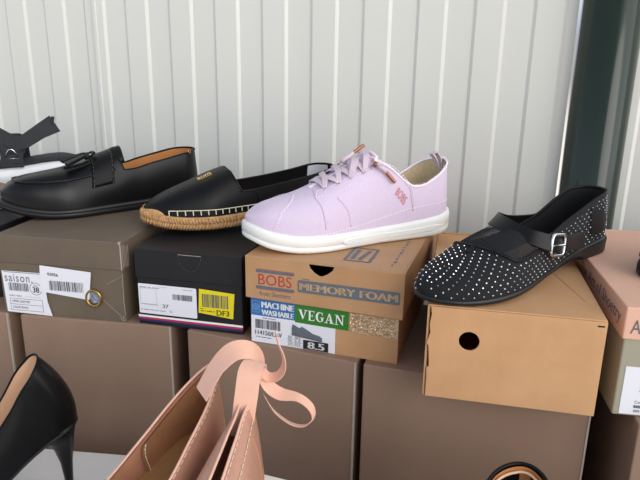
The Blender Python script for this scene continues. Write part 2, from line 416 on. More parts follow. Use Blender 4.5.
frame(mb, .0050, .0280, .0270, .0490, .0002, P); write(mb, '------', .0620, .0510, .0755, .0516, P); 
mb.add([P(*p) for p in circ(.0455, .0205, .0015, 12)] + [P(*p) for p in circ(.0455, .0205, .0011, 12)], [(i, (i + 1) % 12, 12 + (i + 1) % 12, 12 + i) for i in range(12)])
rect(mb, .0050, .0272, .0290, .0276, P); mb.build('small_print', M['ink_soft'], lb)
P = FRONT(-.0006)
lb = MB(); poly(lb, [(.0842, .0550), (.1300, .0525), (.1275, .0195), (.0825, .0235)], P); lb = tag(lb.build('price_sticker', M['yellow'], r), 'yellow price sticker')
P = FRONT(-.0002)
mb = MB(); bars(mb, .0880, .0320, .1230, .0490, P, 22, 9); mb.build('barcode', M['ink_soft'], lb)
mb = MB(); write(mb, 'DF3', .1065, .0225, .1225, .0295, P, .01); write(mb, '--- - ----- --', .0860, .0262, .1040, .0274, P); write(mb, '--', .0852, .0292, .0890, .0300, P); mb.build('lettering', M['ink'], lb)

# --- worn kraft box with printed end
W = .1855
r = tag(box_root('shoe_box', (.0908, .6164), .3101, W, 0), 'worn kraft shoe box with blue, green and white label, under the lavender sneaker', 'shoe box')
base = tray(W, .30, 0, .090, .002, True, inset=.0045).build('base', M['kraft_old'], r)
notch = [(.0775, .1080), (.0790, .1035), (.0840, .0985), (.0900, .0955), (.0930, .0955), (.0990, .0985), (.1050, .1035), (.1070, .1080), (.1040, .1085), (.0925, .1062), (.0800, .1085)]
fr = [(0, .0575), (.03, .0570), (.09, .0566), (.15, .0560), (W, .0550), (W + .0004, .1086), (0, .1086)]
lid = tray(W, .30, .0565, .1086, .002, False, front=fr, holes=[[(x, z - .0015) for x, z in notch[:8]]]).build('lid', M['kraft_old'], r, bevel=.0007)
P = FRONT(.0003)
mb = MB(); 
for z in (.0900, .0705): rect(mb, .0135, z, .0605, z + .0035, P)
mb.build('logo_band', M['ink_blue'], lid)
mb = MB(); rect(mb, .0150, .0938, .0605, .0944, P); rect(mb, .0150, .0697, .0590, .0702, P); write(mb, 'BOBS', .0165, .0755, .0575, .0885, P, -.004); mb.build('logo_lettering', M['red_ink'], lid)
mb = MB(); write(mb, 'from Skechers', .0180, .0620, .0560, .0680, P, -.005); mb.build('script_lettering', M['ink_blue'], lid); mb = MB(); write(mb, 'WITH', .0700, .0878, .0780, .0893, P, .01); mb.build('small_print', M['ink_blue'], lid)
mb = MB(); panel(mb, rrect(.0648, .0722, .1815, .0868, .002), [], -.0004, -.0001); bar = mb.build('printed_bar', M['ink_blue'], lid)
mb = MB(); write(mb, 'MEMORY FOAM', .0675, .0752, .1788, .0838, FRONT(.0007), .035, 1.02); mb.build('lettering', M['cream_ink'], bar)
# print on the lid top
TOP = lambda z: (lambda u, v: (u, v, z))
mb = MB(); P2 = TOP(.1090)
fr_o = rrect(.110, .022, .142, .075, .003)
for q in (0,):
    inner = rrect(.1135, .0255, .1385, .0715, .002); n = len(fr_o)
    mb.add([P2(*p) for p in fr_o] + [P2(*p) for p in inner], [(i, (i + 1) % n, n + (i + 1) % n, n + i) for i in range(n)])
mb.cur = 0; poly(mb, [(.1165, .030), (.1215, .030), (.1215, .066), (.1165, .066)], P2); poly(mb, [(.1250, .030), (.1300, .030), (.1350, .066), (.1300, .066)], P2)
for k in range(14): mb.cur = 0; rect(mb, .166 + .0003 * (k % 2), .020 + k * .012, .1675 + .002 * ((k * 5) % 3) / 2, .026 + k * .012, P2)
mb.build('top_print', M['ink_blue'], lid)
# glossy parcel tape over the label
P = FRONT(-.0041)
lb = MB(); lb.cur = 0; rect(lb, .0050, -.0 + .0005, .1090, .0345, P); lb.cur = 1; rect(lb, .0050, .0345, .0600, .0560, P); lb.cur = 2; poly(lb, [(.0600, .0328), (.1242, .0318), (.1242, .0548), (.0600, .0560)], FRONT(-.0039))
lb = lb.build('label', [M['paper'], M['blue_lab'], M['green_lab']], r)
P = FRONT(-.0035)
mb = MB(); write(mb, 'MACHINE', .0188, .0455, .0585, .0530, P, .035); write(mb, 'WASHABLE', .0188, .0365, .0585, .0430, P, .035); mb.build('lettering', M['white_print'], lb)
mb = MB(); frame(mb, .0065, .0385, .0160, .0530, .0006, P)
for k in range(3): 
    n = 24; c = circ(.0112, .0455, .0042 - k * .0013, n); c2 = circ(.0112, .0455, .0036 - k * .0013, n)
    mb.add([P(*p) for p in c] + [P(*p) for p in c2], [(i, (i + 1) % n, n + (i + 1) % n, n + i) for i in range(n)])
mb.build('emblem', M['blue_pale'], lb)
def serif(mb, ch, u0, v0, w, h, place):
    t, s, k = .24 * w, .09 * w, .10 * h        # thick stem, thin stroke, serif height
    q = lambda pts: poly(mb, [(u0 + x * w, v0 + y * h) for x, y in pts], place)
    R = lambda a, b, c, d: q([(a, b), (c, b), (c, d), (a, d)])
    if ch == 'V':
        q([(.06, 1), (.34, 1), (.62, .18), (.50, 0)]); q([(.50, 0), (.58, .12), (.92, 1), (.80, 1)]); R(0, .93, .42, 1); R(.68, .93, 1.02, 1)
    if ch == 'E':
        R(.12, 0, .38, 1); R(0, .93, .9, 1); R(0, 0, .9, .07); R(.38, .47, .66, .54); q([(.80, .93), (.90, .93), (.90, .74)]); q([(.80, .07), (.96, .28), (.90, .07)]); R(.62, .38, .68, .64)
    if ch == 'A':
        q([(.46, 1), (.56, 1), (.90, 0), (.62, 0)]); q([(.46, 1), (.52, .88), (.20, 0), (.10, 0)]); R(.26, .30, .72, .37); R(0, 0, .32, .07); R(.54, 0, 1.0, .07)
    if ch == 'N':
        R(.14, 0, .23, 1); R(.80, 0, .89, 1); q([(.06, 1), (.32, 1), (.89, .08), (.89, 0), (.80, 0)]); R(0, 0, .38, .07); R(.65, .93, 1.02, 1); R(0, .93, .3, 1)
    if ch == 'G':
        n = 22; o = []; i_ = []
        for k2 in range(n + 1):
            a = math.radians(48 + 275 * k2 / n); o.append((.5 + .48 * math.cos(a), .5 + .5 * math.sin(a)))
            i_.append((.54 + .27 * math.cos(a), .5 + .43 * math.sin(a)))
        mb.add([place(u0 + x * w, v0 + y * h) for x, y in o + i_], [(k2, k2 + 1, n + 2 + k2, n + 1 + k2) for k2 in range(n)])
        R(.68, .08, .90, .45); R(.56, .42, 1.0, .49); R(.78, .66, .84, .98)
mb = MB(); x = .0640
for ch, wd in zip('VEGAN', (.0120, .0092, .0108, .0120, .0118)):
    serif(mb, ch, x, .0378 - (x - .064) * .01, wd * .93, .0122, P); x += wd
mb.build('green_panel_lettering', M['white_print'], lb)
mb = MB(); bars(mb, .0105, .0185, .0430, .0300, P, 24, 12); mb.build('barcode', M['ink_soft'], lb)
mb = MB(); write(mb, '114150/LAV', .0100, .0105, .0440, .0160, P, .005); write(mb, '---- -------', .0200, .0320, .0360, .0328, P); write(mb, '- -- ---- ---', .0110, .0070, .0300, .0080, P)
for i, (a, b2, c) in enumerate((('EUR', '38.5', .0128), ('UK', '5.5', .0085), ('CM', '25.5', .0042))):
    write(mb, a, .0520, c - .0005, .0570, c + .0020, P); write(mb, b2, .0600, c - .0005, .0670, c + .0020, P); rect(mb, .0510, c - .0015, .0690, c - .0012, P)
mb.build('small_print', M['ink'], lb)
mb = MB(); rect(mb, .0705, .0010, .1010, .0125, P); sz = tag(mb.build('size_panel', M['ink'], lb), 'black size panel')
mb = MB(); write(mb, '8.5', .0765, .0025, .0960, .0110, FRONT(-.0032), .035); o = mb.build('size_number', M['white_print'], lb)
mb = MB(); poly(mb, [(.0565, .0180), (.0930, .0150), (.0935, .0175), (.0900, .0200), (.0820, .0215), (.0760, .0250), (.0690, .0285), (.0655, .0262), (.0600, .0290), (.0572, .0300), (.0562, .0240)], P)
mb.build('shoe_picture', M['ink_blue'], lb)
mb = MB(); poly(mb, [(.0562, .0160), (.0930, .0128), (.0940, .0150), (.0562, .0182)], FRONT(-.0033)); mb.build('sole_picture', M['ink_soft'], lb)
tape = bpy.data.materials.new('clear crinkled tape'); tape.use_nodes = True
nt = tape.node_tree; b = nt.nodes['Principled BSDF']; b.inputs['Base Color'].default_value = (.92, .74, .50, 1); b.inputs['Coat Weight'].default_value = 1; b.inputs['Coat Roughness'].default_value = .05; b.inputs['Roughness'].default_value = .07; b.inputs['Alpha'].default_value = .62; b.inputs['Metallic'].default_value = .9; b.inputs['Specular IOR Level'].default_value = 1  # pale metallic tint stands in for bright glints on the clear film
nz = nt.nodes.new('ShaderNodeTexNoise'); nz.inputs['Scale'].default_value = 260; nz.inputs['Detail'].default_value = 2
tcn = nt.nodes.new('ShaderNodeTexCoord'); mpn = nt.nodes.new('ShaderNodeMapping'); mpn.inputs['Scale'].default_value = (.6, 1, 1.6); nt.links.new(tcn.outputs['Object'], mpn.inputs[0]); nt.links.new(mpn.outputs[0], nz.inputs['Vector'])
bp = nt.nodes.new('ShaderNodeBump'); bp.inputs['Strength'].default_value = 1; bp.inputs['Distance'].default_value = .004
nt.links.new(nz.outputs['Fac'], bp.inputs['Height']); nt.links.new(bp.outputs[0], b.inputs['Normal'])
mb = MB(); rows = []; rnd = random.Random(11)
for i in range(23):
    rows.append([(.126 + .0545 * (j + rnd.uniform(-.3, .3)) / 46, .0038 - rnd.uniform(0, .0013), .0310 + .0230 * (i + rnd.uniform(-.3, .3)) / 22) for j in range(47)])
mb.grid(rows); tag(mb.build('tape', tape, r), 'clear crinkled parcel tape')

# --- plain kraft box
W = .1634
r = tag(box_root('shoe_box', (.2654, .5219), .2117, W, 0), 'plain kraft shoe box with round finger hole, under the black studded flat', 'shoe box')
out = [(.0030, 0), (W, 0), (W, .0974), (.0030, .0974), (.0042, .0890), (.0028, .0780), (.0040, .0700), (.0020, .0620), (.0008, .0585), (.0028, .0560), (.0040, .0440), (.0046, .0330), (.0026, .0320), (.0030, .0200)]
mb = tray(W, .27, 0, .0974, .002, False, front=out, holes=[circ(.0415, .0645, .0098, 32)])
mb.box(.0, .0032, 0, .0026, .268, .0974); mb.build('body', M['kraft'], r, bevel=.0005)
mb = MB(); mb.box(.0006, .0008, .0975, W - .0003, .268, .0990); lidp = mb.build('lid_flap', M['kraft'], r, bevel=.0006)
mb = MB(); mb.tube([(W * .0 + .003, .266, .0994), (W - .003, .266, .0994)], .0016, 6); mb.build('rear_fold', M['kraft'], r)
mb = MB(); mb.box(W - .0085, -.0004, .0925, W - .0025, .0003, .0940); mb.build('corner_slot', M['ink'], r)
mb = MB()
for a, b_ in (((.105, .245), (.152, .045)), ((.012, .262), (.020, .012))): mb.tube([(a[0], a[1], .0991), (b_[0], b_[1], .0991)], .0003, 4)
mb.build('crease', M['kraft'], lidp)

# --- peach lidded box on grey-olive base
W = .30
fl = (.2818, .525); yw = .16
r = tag(empty('shoe_box', (fl[0], fl[1], 0), -yw), 'shoe box with handwritten peach lid and grey-olive base at the right edge', 'shoe box')
mb = MB(); mb.box(.0025, .0025, 0, W, .29, .100); mb.build('base', M['olive'], r, bevel=.0015)
mb = MB(); mb.box(0, 0, .0800, W + .002, .292, .1120); lid = tag(mb.build('lid', M['peach'], r, bevel=.0015, seg=3), 'peach coloured lid')
P = FRONT(.0003)
mb = MB(); write(mb, 'A', .0060, .0865, .0150, .1000, P, -.01)
def LEFT(u, v): return (-.0003, u, v)
mb2 = MB(); 
write(mb2, 'The Art of Shoetry', .170, .0880, .012, .1040, LEFT, -.004)
mb.add(mb2.v, mb2.f); mb.build('handwriting', M['ink_soft'], lid)
P = FRONT(-.0021)
lb = MB(); rect(lb, .0085, .002, .080, .0520, P); lb = lb.build('label', M['paper'], r)
P = FRONT(-.0017)
mb = MB(); write(mb, 'Z', .0235, .0270, .0275, .0310, P, .01)
for k, s in enumerate(('Col- ---', '---- ----', 'www.')): write(mb, s, .0210, .0140 - k * .0048, .0210 + .0016 * len(s), .0170 - k * .0048, P)
mb.build('small_print', M['ink_soft'], lb)

# --- low black box added to darken the gap left of the taupe one, carrying the sandal
def plain_box(fr, yaw, w, d, h, z, m, label, lid_h=.03, ml=None):
    r = tag(box_root('shoe_box', fr, yaw, w, z), label, 'shoe box')
    mb = MB(); mb.box(.0015, .0015, 0, w - .0015, d - .0015, h - .001); mb.build('base', M[m], r, bevel=.0012)
    mb = MB(); mb.box(0, 0, h - lid_h, w, d, h); mb.build('lid', M[ml or m], r, bevel=.0015)
    return r
plain_box((-.440, .800), .16, .34, .30, .100, 0, 'black_card', 'added black shoe box darkening the gap at the far left, behind the taupe box and under the white sandal')
# white boxes of the front row
plain_box((-.2253 - .25 * math.sin(.10), .6718 - .25 * math.cos(.10)), .10, .20, .25, .10, -.26, 'white_card', 'white shoe box at lower left, under the black high-heeled pump')
def by_back_left(p, yaw, w, d):
    return (p[0] + w * math.cos(yaw) - d * math.sin(yaw), p[1] - w * math.sin(yaw) - d * math.cos(yaw))
plain_box(by_back_left((-.115, .505), .33, .19, .29), .33, .19, .29, .11, -.15, 'white_card', 'white shoe box at bottom centre, under the pair of rose gold shoes')
plain_box(by_back_left((-.112, .503), .33, .19, .29), .33, .19, .29, .11, -.26, 'white_card', 'white shoe box at the bottom of the stack below the rose gold pair')
plain_box(by_back_left((.090, .432), .06, .19, .28), .06, .19, .28, .11, -.15, 'white_card', 'shoe box at bottom right, under the black ballet flat')
plain_box(by_back_left((.090, .430), .06, .19, .28), .06, .19, .28, .11, -.26, 'white_card', 'shoe box at the bottom of the stack below the black ballet flat')

# ------------------------------------------------------------------ shoes
def sm(keys, s):
    """Smooth (monotone cubic) interpolation through (s, value) keys."""
    if not isinstance(keys, (list, tuple)): return keys
    if s <= keys[0][0]: return keys[0][1]
    if s >= keys[-1][0]: return keys[-1][1]
    n = len(keys); d = [(keys[i + 1][1] - keys[i][1]) / (keys[i + 1][0] - keys[i][0]) for i in range(n - 1)]
    def m(i):
        if i == 0: return d[0]
        if i == n - 1: return d[-1]
        if d[i - 1] * d[i] <= 0: return 0
        return 2 * d[i - 1] * d[i] / (d[i - 1] + d[i])
    for i in range(n - 1):
        if s <= keys[i + 1][0]:
            h = keys[i + 1][0] - keys[i][0]; t = (s - keys[i][0]) / h
            return (2 * t**3 - 3 * t**2 + 1) * keys[i][1] + (t**3 - 2 * t**2 + t) * h * m(i) + (-2 * t**3 + 3 * t**2) * keys[i + 1][1] + (t**3 - t**2) * h * m(i + 1)
class Last:
    """Shape of a shoe: toe at x=0, heel at x=L, near side -y. theta 0 = near sole edge, 90 = ridge, 180 = far sole edge."""
    def __init__(s, L, w, z0, H, top, e=.8, st=.5, ramp=.06, bt=.16, bh=.12, cx=0, open_w=None, lean=0, top_far=None, ex_h=None, throat_pow=.5, lean2=0):
        s.lean2 = lean2
        s.L, s.w, s.z0, s.H, s.top, s.e, s.st, s.ramp, s.bt, s.bh, s.cx, s.ow, s.lean = L, w, z0, H, top, e, st, ramp, bt, bh, cx, open_w, lean
        s.topf = top_far or top; s.exh = ex_h; s.tp = throat_pow
    def hw(s, x):
        w = sm(s.w, x)
        if x < s.bt: w *= math.sqrt(max(0, 1 - (1 - x / s.bt) ** 2))
        if x > 1 - s.bh: w *= math.sqrt(max(0, 1 - (1 - (1 - x) / s.bh) ** 2))
        return w
    def Q(s, x, th, off=0):
        side = -1 if th <= 90 else 1
        ph = math.radians(th if th <= 90 else 180 - th); e = sm(s.e, x)
        w = max(0, s.hw(x) + off * min(1, s.hw(x) / .012)); z0 = sm(s.z0, x); h = sm(s.H, x) - z0 + off
        c = max(0, math.cos(ph)); si = max(0, math.sin(ph))
        z = h * si ** e
        X = x * s.L
        if off:
            X = X - off * (1 - 2 * x) * (1 if (x < .12 or x > .88) else 0) * (abs(1 - 2 * x) - .76) / .24 if abs(1 - 2 * x) > .76 else X
        y = side * w * c ** e + sm(s.cx, x)
        return Vector((X + sm(s.lean, x) * z + sm(s.lean2, x) * z * z, y, z0 + z))
    def thmax(s, x, far=False):
        z0 = sm(s.z0, x); h = sm(s.H, x) - z0; e = sm(s.e, x)
        if x < s.st: return 90
        q = max(.02, min(1, (sm(s.topf if far else s.top, x) - z0) / h))
        ph = math.degrees(math.asin(min(1, q ** (1 / e))))
        if s.ow is not None:
            o = sm(s.ow, x)
            if o < .5:
                w = max(1e-4, s.hw(x)); c = min(1, o / w); return max(ph, 0) if False else min(90, max(ph, math.degrees(math.acos(c ** (1 / e)))))
            return ph
        g = min(1, (x - s.st) / s.ramp) ** s.tp
        return 90 - (90 - ph) * g
    def N(s, x, th, off=0):
        a = s.Q(min(1, x + .01), th, off) - s.Q(max(0, x - .01), th, off); b = s.Q(x, min(180, th + 2), off) - s.Q(x, max(0, th - 2), off)
        n = b.cross(a)
        if n.length < 1e-9: return Vector((0, 0, 1))
        n.normalize()
        c = Vector((x * s.L, sm(s.cx, x), sm(s.z0, x) + .01))
        if x < .1: c.x = .1 * s.L
        if x > .9: c.x = .9 * s.L
        return n if n.dot(s.Q(x, th, off) - c) >= 0 else -n
    def stations(s, a=0, b=1, n=64):
        xs = [(1 - math.cos(PI * k / n)) / 2 for k in range(n + 1)]
        if s.st < 1: xs += [s.st - 1e-4] + [s.st + s.ramp * (k / 8) ** 2 for k in range(9)]
        xs = sorted(set(round(x, 5) for x in xs if a <= x <= b) | {a, b}); return xs
    def skin(s, off=0, a=0, b=1, nphi=16, lo=0.0, n=64):
        mb = MB(); xs = s.stations(a, b, n)
        for far in (False, True):
            rows = []
            for x in xs:
                tm = s.thmax(x, far); r = [s.Q(x, (lo + (tm - lo) * k / nphi) if not far else 180 - (lo + (tm - lo) * k / nphi), off) for k in range(nphi + 1)]
                rows.append(r)
            mb.grid(rows)
        return mb
    def patch(s, f, nu, nv, off=0):
        mb = MB(); mb.grid([[s.Q(*f(i / nu, j / nv), off) for j in range(nv + 1)] for i in range(nu + 1)]); return mb
    def topline(s, off=0, n=50, ins=0):
        xs = [s.st + (1 - s.st) * (1 - math.cos(PI * k / n)) / 2 for k in range(n + 1)]
        extra = [s.st + s.ramp * (k / 8) ** 2 for k in range(9)]
        xs = sorted(set([round(x, 5) for x in xs + extra if x <= 1]))
        near = [s.Q(x, s.thmax(x), off) for x in xs]; far = [s.Q(x, 180 - s.thmax(x, True), off) for x in xs]
        pts = near + far[::-1]; out = [pts[0]]
        for p in pts[1:]:
            if (p - out[-1]).length > .0008: out.append(p)
        if (out[0] - out[-1]).length < .0008: out.pop()
        return out
    def outline(s, n=40):
        xs = [(1 - math.cos(PI * k / n)) / 2 for k in range(n + 1)]
        near = [(x * s.L, sm(s.cx, x) - s.hw(x), x) for x in xs]; far = [(x * s.L, sm(s.cx, x) + s.hw(x), x) for x in xs]
        return near, far
    def slab(s, bot, top, levels, n=40, a=0, b=1):
        """Sole: loops between heights bot(x) and top(x) pushed outward by each level's outset."""
        near, far = s.outline(n)
        loop = near + far[-2:0:-1]; m = len(loop); mb = MB(); rows = []
        nr = []
        for i in range(m):
            p, q = loop[i - 1], loop[(i + 1) % m]; dx, dy = q[0] - p[0], q[1] - p[1]; l = math.hypot(dx, dy) or 1; nr.append((dy / l, -dx / l))
        for lv, o in levels:
            rows.append([(x + nx * o, y + ny * o, sm(bot, t) + (sm(top, t) - sm(bot, t)) * lv) for (x, y, t), (nx, ny) in zip(loop, nr)])
        mb.grid(rows, closed_u=True)
        for row, base in ((rows[0], 0), (rows[-1], (len(rows) - 1) * m)):
            for i in range(1, len(near) - 1):
                a_, b_ = i, i + 1; c_, d_ = (m - i) % m, (m - i - 1) % m
                if i == len(near) - 2:
                    mb.f.append((base + a_, base + b_, base + c_)); 
                else: mb.f.append((base + a_, base + b_, base + d_, base + c_))
                mb.mi.append(0)
            mb.f.append((base, base + 1, base + m - 1)); mb.mi.append(0)
        return mb
    def insole(s, dz=.001, shrink=.002, a=.02, b=.985, n=30):
        mb = MB(); rows = []
        for k in range(n + 1):
            x = a + (b - a) * k / n; w = max(.001, s.hw(x) - shrink); rows.append([(x * s.L, sm(s.cx, x) + w * (2 * j / 6 - 1), sm(s.z0, x) + dz) for j in range(7)])
        mb.grid(rows); return mb
    def line(s, pts, off=.0004, n=24, r=.0004, mb=None, dashed=False, sides=5):
        """Thread laid on the surface through (x, theta) points."""
        mb = mb or MB(); P = []
        for (x0, t0), (x1, t1) in zip(pts, pts[1:]):
            for k in range(n): P.append(s.Q(x0 + (x1 - x0) * k / n, t0 + (t1 - t0) * k / n, off))
        P.append(s.Q(*pts[-1], off))
        if not dashed: mb.tube(P, r, sides)
        else:
            acc = 0; seg = []; on = True; 
            for i in range(len(P) - 1):
                seg.append(P[i]); acc += (P[i + 1] - P[i]).length
                if acc > (.0022 if on else .0012):
                    seg.append(P[i + 1])
                    if on: mb.tube(seg, r, 4)
                    seg = []; acc = 0; on = not on
        return mb
def place_shoe(name, toe, heel, z, pitch=0, L=None):
    d = Vector((heel[0] - toe[0], heel[1] - toe[1])); a = math.atan2(d.y, d.x)
    r = empty(name, (toe[0], toe[1], z)); r.rotation_euler = (0, -pitch, a); return r

# --- lavender sneaker -------------------------------------------------
def sneaker():
    r = place_shoe('sneaker', (-.085, .695), (.165, .812), .1089)
    tag(r, 'lavender canvas lace-up sneaker with white rubber sole and copper lace tips', 'shoe')
    L = .2745
    bot = [(0, .013), (.08, .004), (.2, 0), (.8, 0), (.93, .002), (1, .008)]
    topf = [(0, .034), (.08, .026), (.2, .0215), (.5, .0205), (.8, .025), (.95, .030), (1, .032)]
    S = Last(L, [(0, .040), (.12, .042), (.28, .0475), (.45, .041), (.6, .036), (.8, .036), (1, .034)],
             [(0, .022), (.1, .014), (.2, .011), (1, .014)],
             [(0, .040), (.08, .052), (.16, .058), (.245, .064), (.31, .071), (.38, .080), (.46, .092), (.53, .101), (.57, .107), (.65, .120), (.8, .135), (1, .140)],
             [(0, .2), (.54, .2), (.57, .103), (.62, .094), (.70, .075), (.75, .0675), (.79, .068), (.86, .076), (.93, .087), (1, .094)],
             e=[(0, .62), (.2, .78), (1, .80)], st=.285, ramp=.02, bt=.20, bh=.13, cx=[(0, .006), (.3, 0), (.6, -.001), (1, 0)],
             open_w=[(.285, .0001), (.295, .006), (.33, .0095), (.54, .013), (.575, .9), (1, .9)], lean=[(0, 0), (.9, 0), (1, -.06)])
    up = S.skin(0).build('upper', M['lavender'], r, smooth=True, weld=True)
    S.skin(-.0022, .25, 1).build('lining', M['cream_lining'], r, smooth=True, weld=True)
    S.insole(.004, .003).build('insole', M['cream_lining'], r, smooth=True)
    S.slab(bot, topf, [(0, -.002), (.06, .0015), (.14, .003), (.30, .0034), (.34, .0026), (.40, .0026), (.44, .0036), (.80, .0034), (.94, .0026), (1, .0008)]).build('outsole', M['white_rubber'], r, smooth=True, bevel=0)
    # side recess band on the sole
    near, far = S.outline(60); mb = MB(); rows = []
    seg = [p for p in near if .36 < p[2] < .92]
    for (x, y, t) in seg:
        b0, t0 = sm(bot, t), sm(topf, t); e2 = min(1, (t - .36) / .03, (.92 - t) / .06)
        zc = b0 + (t0 - b0) * .50; hh = .0032 * max(.1, e2); rows.append([(x, y - .0030, zc - hh), (x, y - .0052, zc - hh), (x, y - .0052, zc + hh), (x, y - .0030, zc + hh)])
    mb.grid(rows, closed_u=True); mb.build('sole_band', M['white_rubber'], r, smooth=False, bevel=.0004)
    # stitched lines
    st = MB()
    for o in (0, 4):
        S.line([(.085, 14 + o), (.12, 48 + o * .5), (.17, 68), (.21, 90 - o * .1)], .0005, 30, .0004, st, True)
        S.line([(.21, 90), (.17, 112), (.12, 132), (.085, 165)], .0005, 30, .0004, st, True)
    S.line([(.02, 6), (.10, 8), (.3, 7), (.5, 7), (.7, 9), (.98, 10)], .0005, 60, .0004, st, True)
    S.line([(.29, 14), (.285, 40), (.275, 60), (.29, 74), (.35, 68), (.5, 60), (.57, 58)], .0006, 30, .0004, st, True)
    S.line([(.27, 62), (.34, 55), (.47, 44), (.57, 40)], .0006, 40, .0004, st, True)
    S.line([(.36, 42), (.40, 22), (.41, 10)], .0006, 20, .0004, st, True)
    S.line([(.585, 55), (.66, 36), (.72, 22), (.735, 10)], .0006, 30, .0005, st, True)
    S.line([(.60, 55), (.675, 36), (.735, 22), (.75, 10)], .0006, 30, .0005, st, True)
    st.build('stitching', M['lav_stitch'], up)
    # raised seams
    sm_ = MB(); S.line([(.29, 12), (.285, 40), (.272, 62), (.285, 78)], .0002, 20, .0009, sm_); sm_.build('seam', M['lav_seam'], up, smooth=True); sm_ = MB(); S.line([(.36, 45), (.405, 22), (.415, 8)], .0002, 20, .0007, sm_); sm_.build('seam', M['lav_seam'], up, smooth=True); sm_ = MB()
    S.line([(.57, 60), (.65, 38), (.725, 22), (.745, 8)], .0002, 20, .0009, sm_); sm_.build('seam', M['lav_seam'], up, smooth=True)
    # frayed edge of the collar
    tl = S.topline(); mb = MB()
    mb.tube(tl, .0014, 6, closed=True)
    rnd = random.Random(4)
    for i in range(0, len(tl)):
        for k in range(4):
            p = tl[i].lerp(tl[(i + 1) % len(tl)], rnd.random()); q = p + Vector((rnd.uniform(-.002, .002), rnd.uniform(-.0015, .0015), rnd.uniform(.0005, .0032))); mb.tube([p, q], .00035, 3)
    mb.build('collar_edge', M['lav_stitch'], r, smooth=True)
    # tongue
    mb = MB(); rows = []
    for i in range(17):
        x = .285 + .30 * i / 16; row = []
        for j in range(13):
            y = (-1 + j / 6) * (.017 + .006 * i / 16)
            z = sm(S.H, x) - .0025 - 28 * y * y * (.35 + .25 * i / 16)
            if x > .50: z -= 0
            row.append((x * L - (.004 if i == 16 and abs(j - 6) > 4 else 0), y, z))
        rows.append(row)
    mb.grid(rows); tg = mb.build('tongue', M['lavender'], r, smooth=True, solid=.004)
    mb = MB(); mb.tube([Vector(p) + Vector((0, 0, 0)) for p in rows[-1]], .0022, 6); mb.build('tongue_edge', M['lav_stitch'], tg, smooth=True)
    # woven tongue label with rose print
    mb = MB(); mb.grid([[Vector(rows[i][j]) + Vector((0, -.0002, .0012)) for j in range(0, 7)] for i in range(12, 17)]); tl_ = mb.build('tongue_label', M['lavender_lace'], r, smooth=True)
    def onT(u, v):
        i = 12 + 4 * v; i0 = min(15, int(i)); j = 6 * (u); j0 = min(5, int(j)); f, g = i - i0, j - j0
        a = Vector(rows[i0][j0]).lerp(Vector(rows[i0][j0 + 1]), g); b = Vector(rows[i0 + 1][j0]).lerp(Vector(rows[i0 + 1][j0 + 1]), g); return a.lerp(b, f) + Vector((0, -.0003, .0018))
    mb = MB(); vs, fs = glyphs('BOBS', .0); mb.add([onT(.15 + .8 * (1 - b), .15 + .7 * a) for a, b in vs], fs); mb.build('tongue_lettering', M['pink_print'], tl_)
    # eyelets and laces
    ey = [(.325, 70), (.385, 65), (.445, 61), (.505, 58)]
    for x, t in ey:
        for tt in (t, 180 - t):
            p = S.Q(x, tt, .0005); n = S.N(x, tt); mb = MB(); u = n.orthogonal().normalized(); w = n.cross(u)
            mb.tube([p + (u * math.cos(a) + w * math.sin(a)) * .0022 for a in [2 * PI * k / 10 for k in range(10)]], .0008, 5, closed=True); mb.build('eyelet', M['lavender_lace'], r, smooth=True)
    def lace(a, b, lift=.004, wd=.0072, n=14):
        P, Nn = [], []
        for k in range(n + 1):
            f = k / n; x = a[0] + (b[0] - a[0]) * f; t = a[1] + (b[1] - a[1]) * f; hump = math.sin(PI * f) ** .5
            p = S.Q(x, t, .0012 + lift * hump); P.append(p); Nn.append(S.N(x, t))
        mb = MB(); mb.ribbon(P, Nn, [wd * (.55 + .45 * math.sin(PI * min(1, max(0, (k / n) * 1.0))) ** .4) for k in range(n + 1)], .0014); mb.build('lace', M['lavender_lace'], r, smooth='auto', bevel=.0004)
    far = lambda e: (e[0], 180 - e[1])
    lace(ey[0], far(ey[0]), .002)
    for i in range(3): lace(ey[i], far(ey[i + 1]), .0045); lace(far(ey[i]), ey[i + 1], .0025)
    lace(ey[3], (.55, 88), .006); lace(far(ey[3]), (.545, 78), .007)
    lace((.44, 61), (.50, 86), .008, .0085)
    # knot loops and copper tips
    def cord(pts, tip, name='lace_end'):
        mb = MB(); P = [Vector(p) for p in pts]; mb.tube(P, .0027, 6); o = mb.build(name, M['lavender_lace'], r, smooth=True)
        mb = MB(); mb.tube([P[-1], Vector(tip)], .0021, 8); mb.build('lace_tip', M['copper'], o, smooth=False)
    q = S.Q(.475, 90, .008); cord([q + Vector((-.012, -.004, -.003)), q + Vector((-.002, -.003, .002)), q + Vector((.005, -.002, .006))], q + Vector((.019, -.003, .015)))
    a, b = S.Q(.565, 54, .004), S.Q(.600, 42, .004); c = S.Q(.640, 29, .0045)
    cord([a, a.lerp(b, .5) + Vector((0, -.003, .001)), b], c)
    mb = MB(); mb.tube([a + Vector((-.006, 0, -.002)), a + Vector((-.003, -.002, .003)), a + Vector((.004, -.002, .003)), a + Vector((.003, -.002, -.002))], .0020, 6); mb.build('knot', M['lavender_lace'], r, smooth=True)
    mb = MB(); mb.tube([a + Vector((-.0055, -.0015, -.001)), a + Vector((-.002, -.002, .005))], .0024, 8); mb.build('cord_clip', M['copper'], r, smooth=True)
    # rose lettering by the collar
    mb = MB(); vs, fs = glyphs('BOBS', .01); mb.add([S.Q(.645 + .045 * a_ + .022 * b_, 21 - 9 * a_ + 4 * b_, .0009) for a_, b_ in vs], fs); mb.build('side_lettering', M['pink_print'], up)
    # heel pull tab
    mb = MB(); hx = L - .003
    P = [Vector((hx - .008, 0, .084)), Vector((hx - .013, 0, .094)), Vector((hx - .019, 0, .101)), Vector((hx - .014, 0, .103)), Vector((hx - .008, 0, .096)), Vector((hx - .004, 0, .080))]
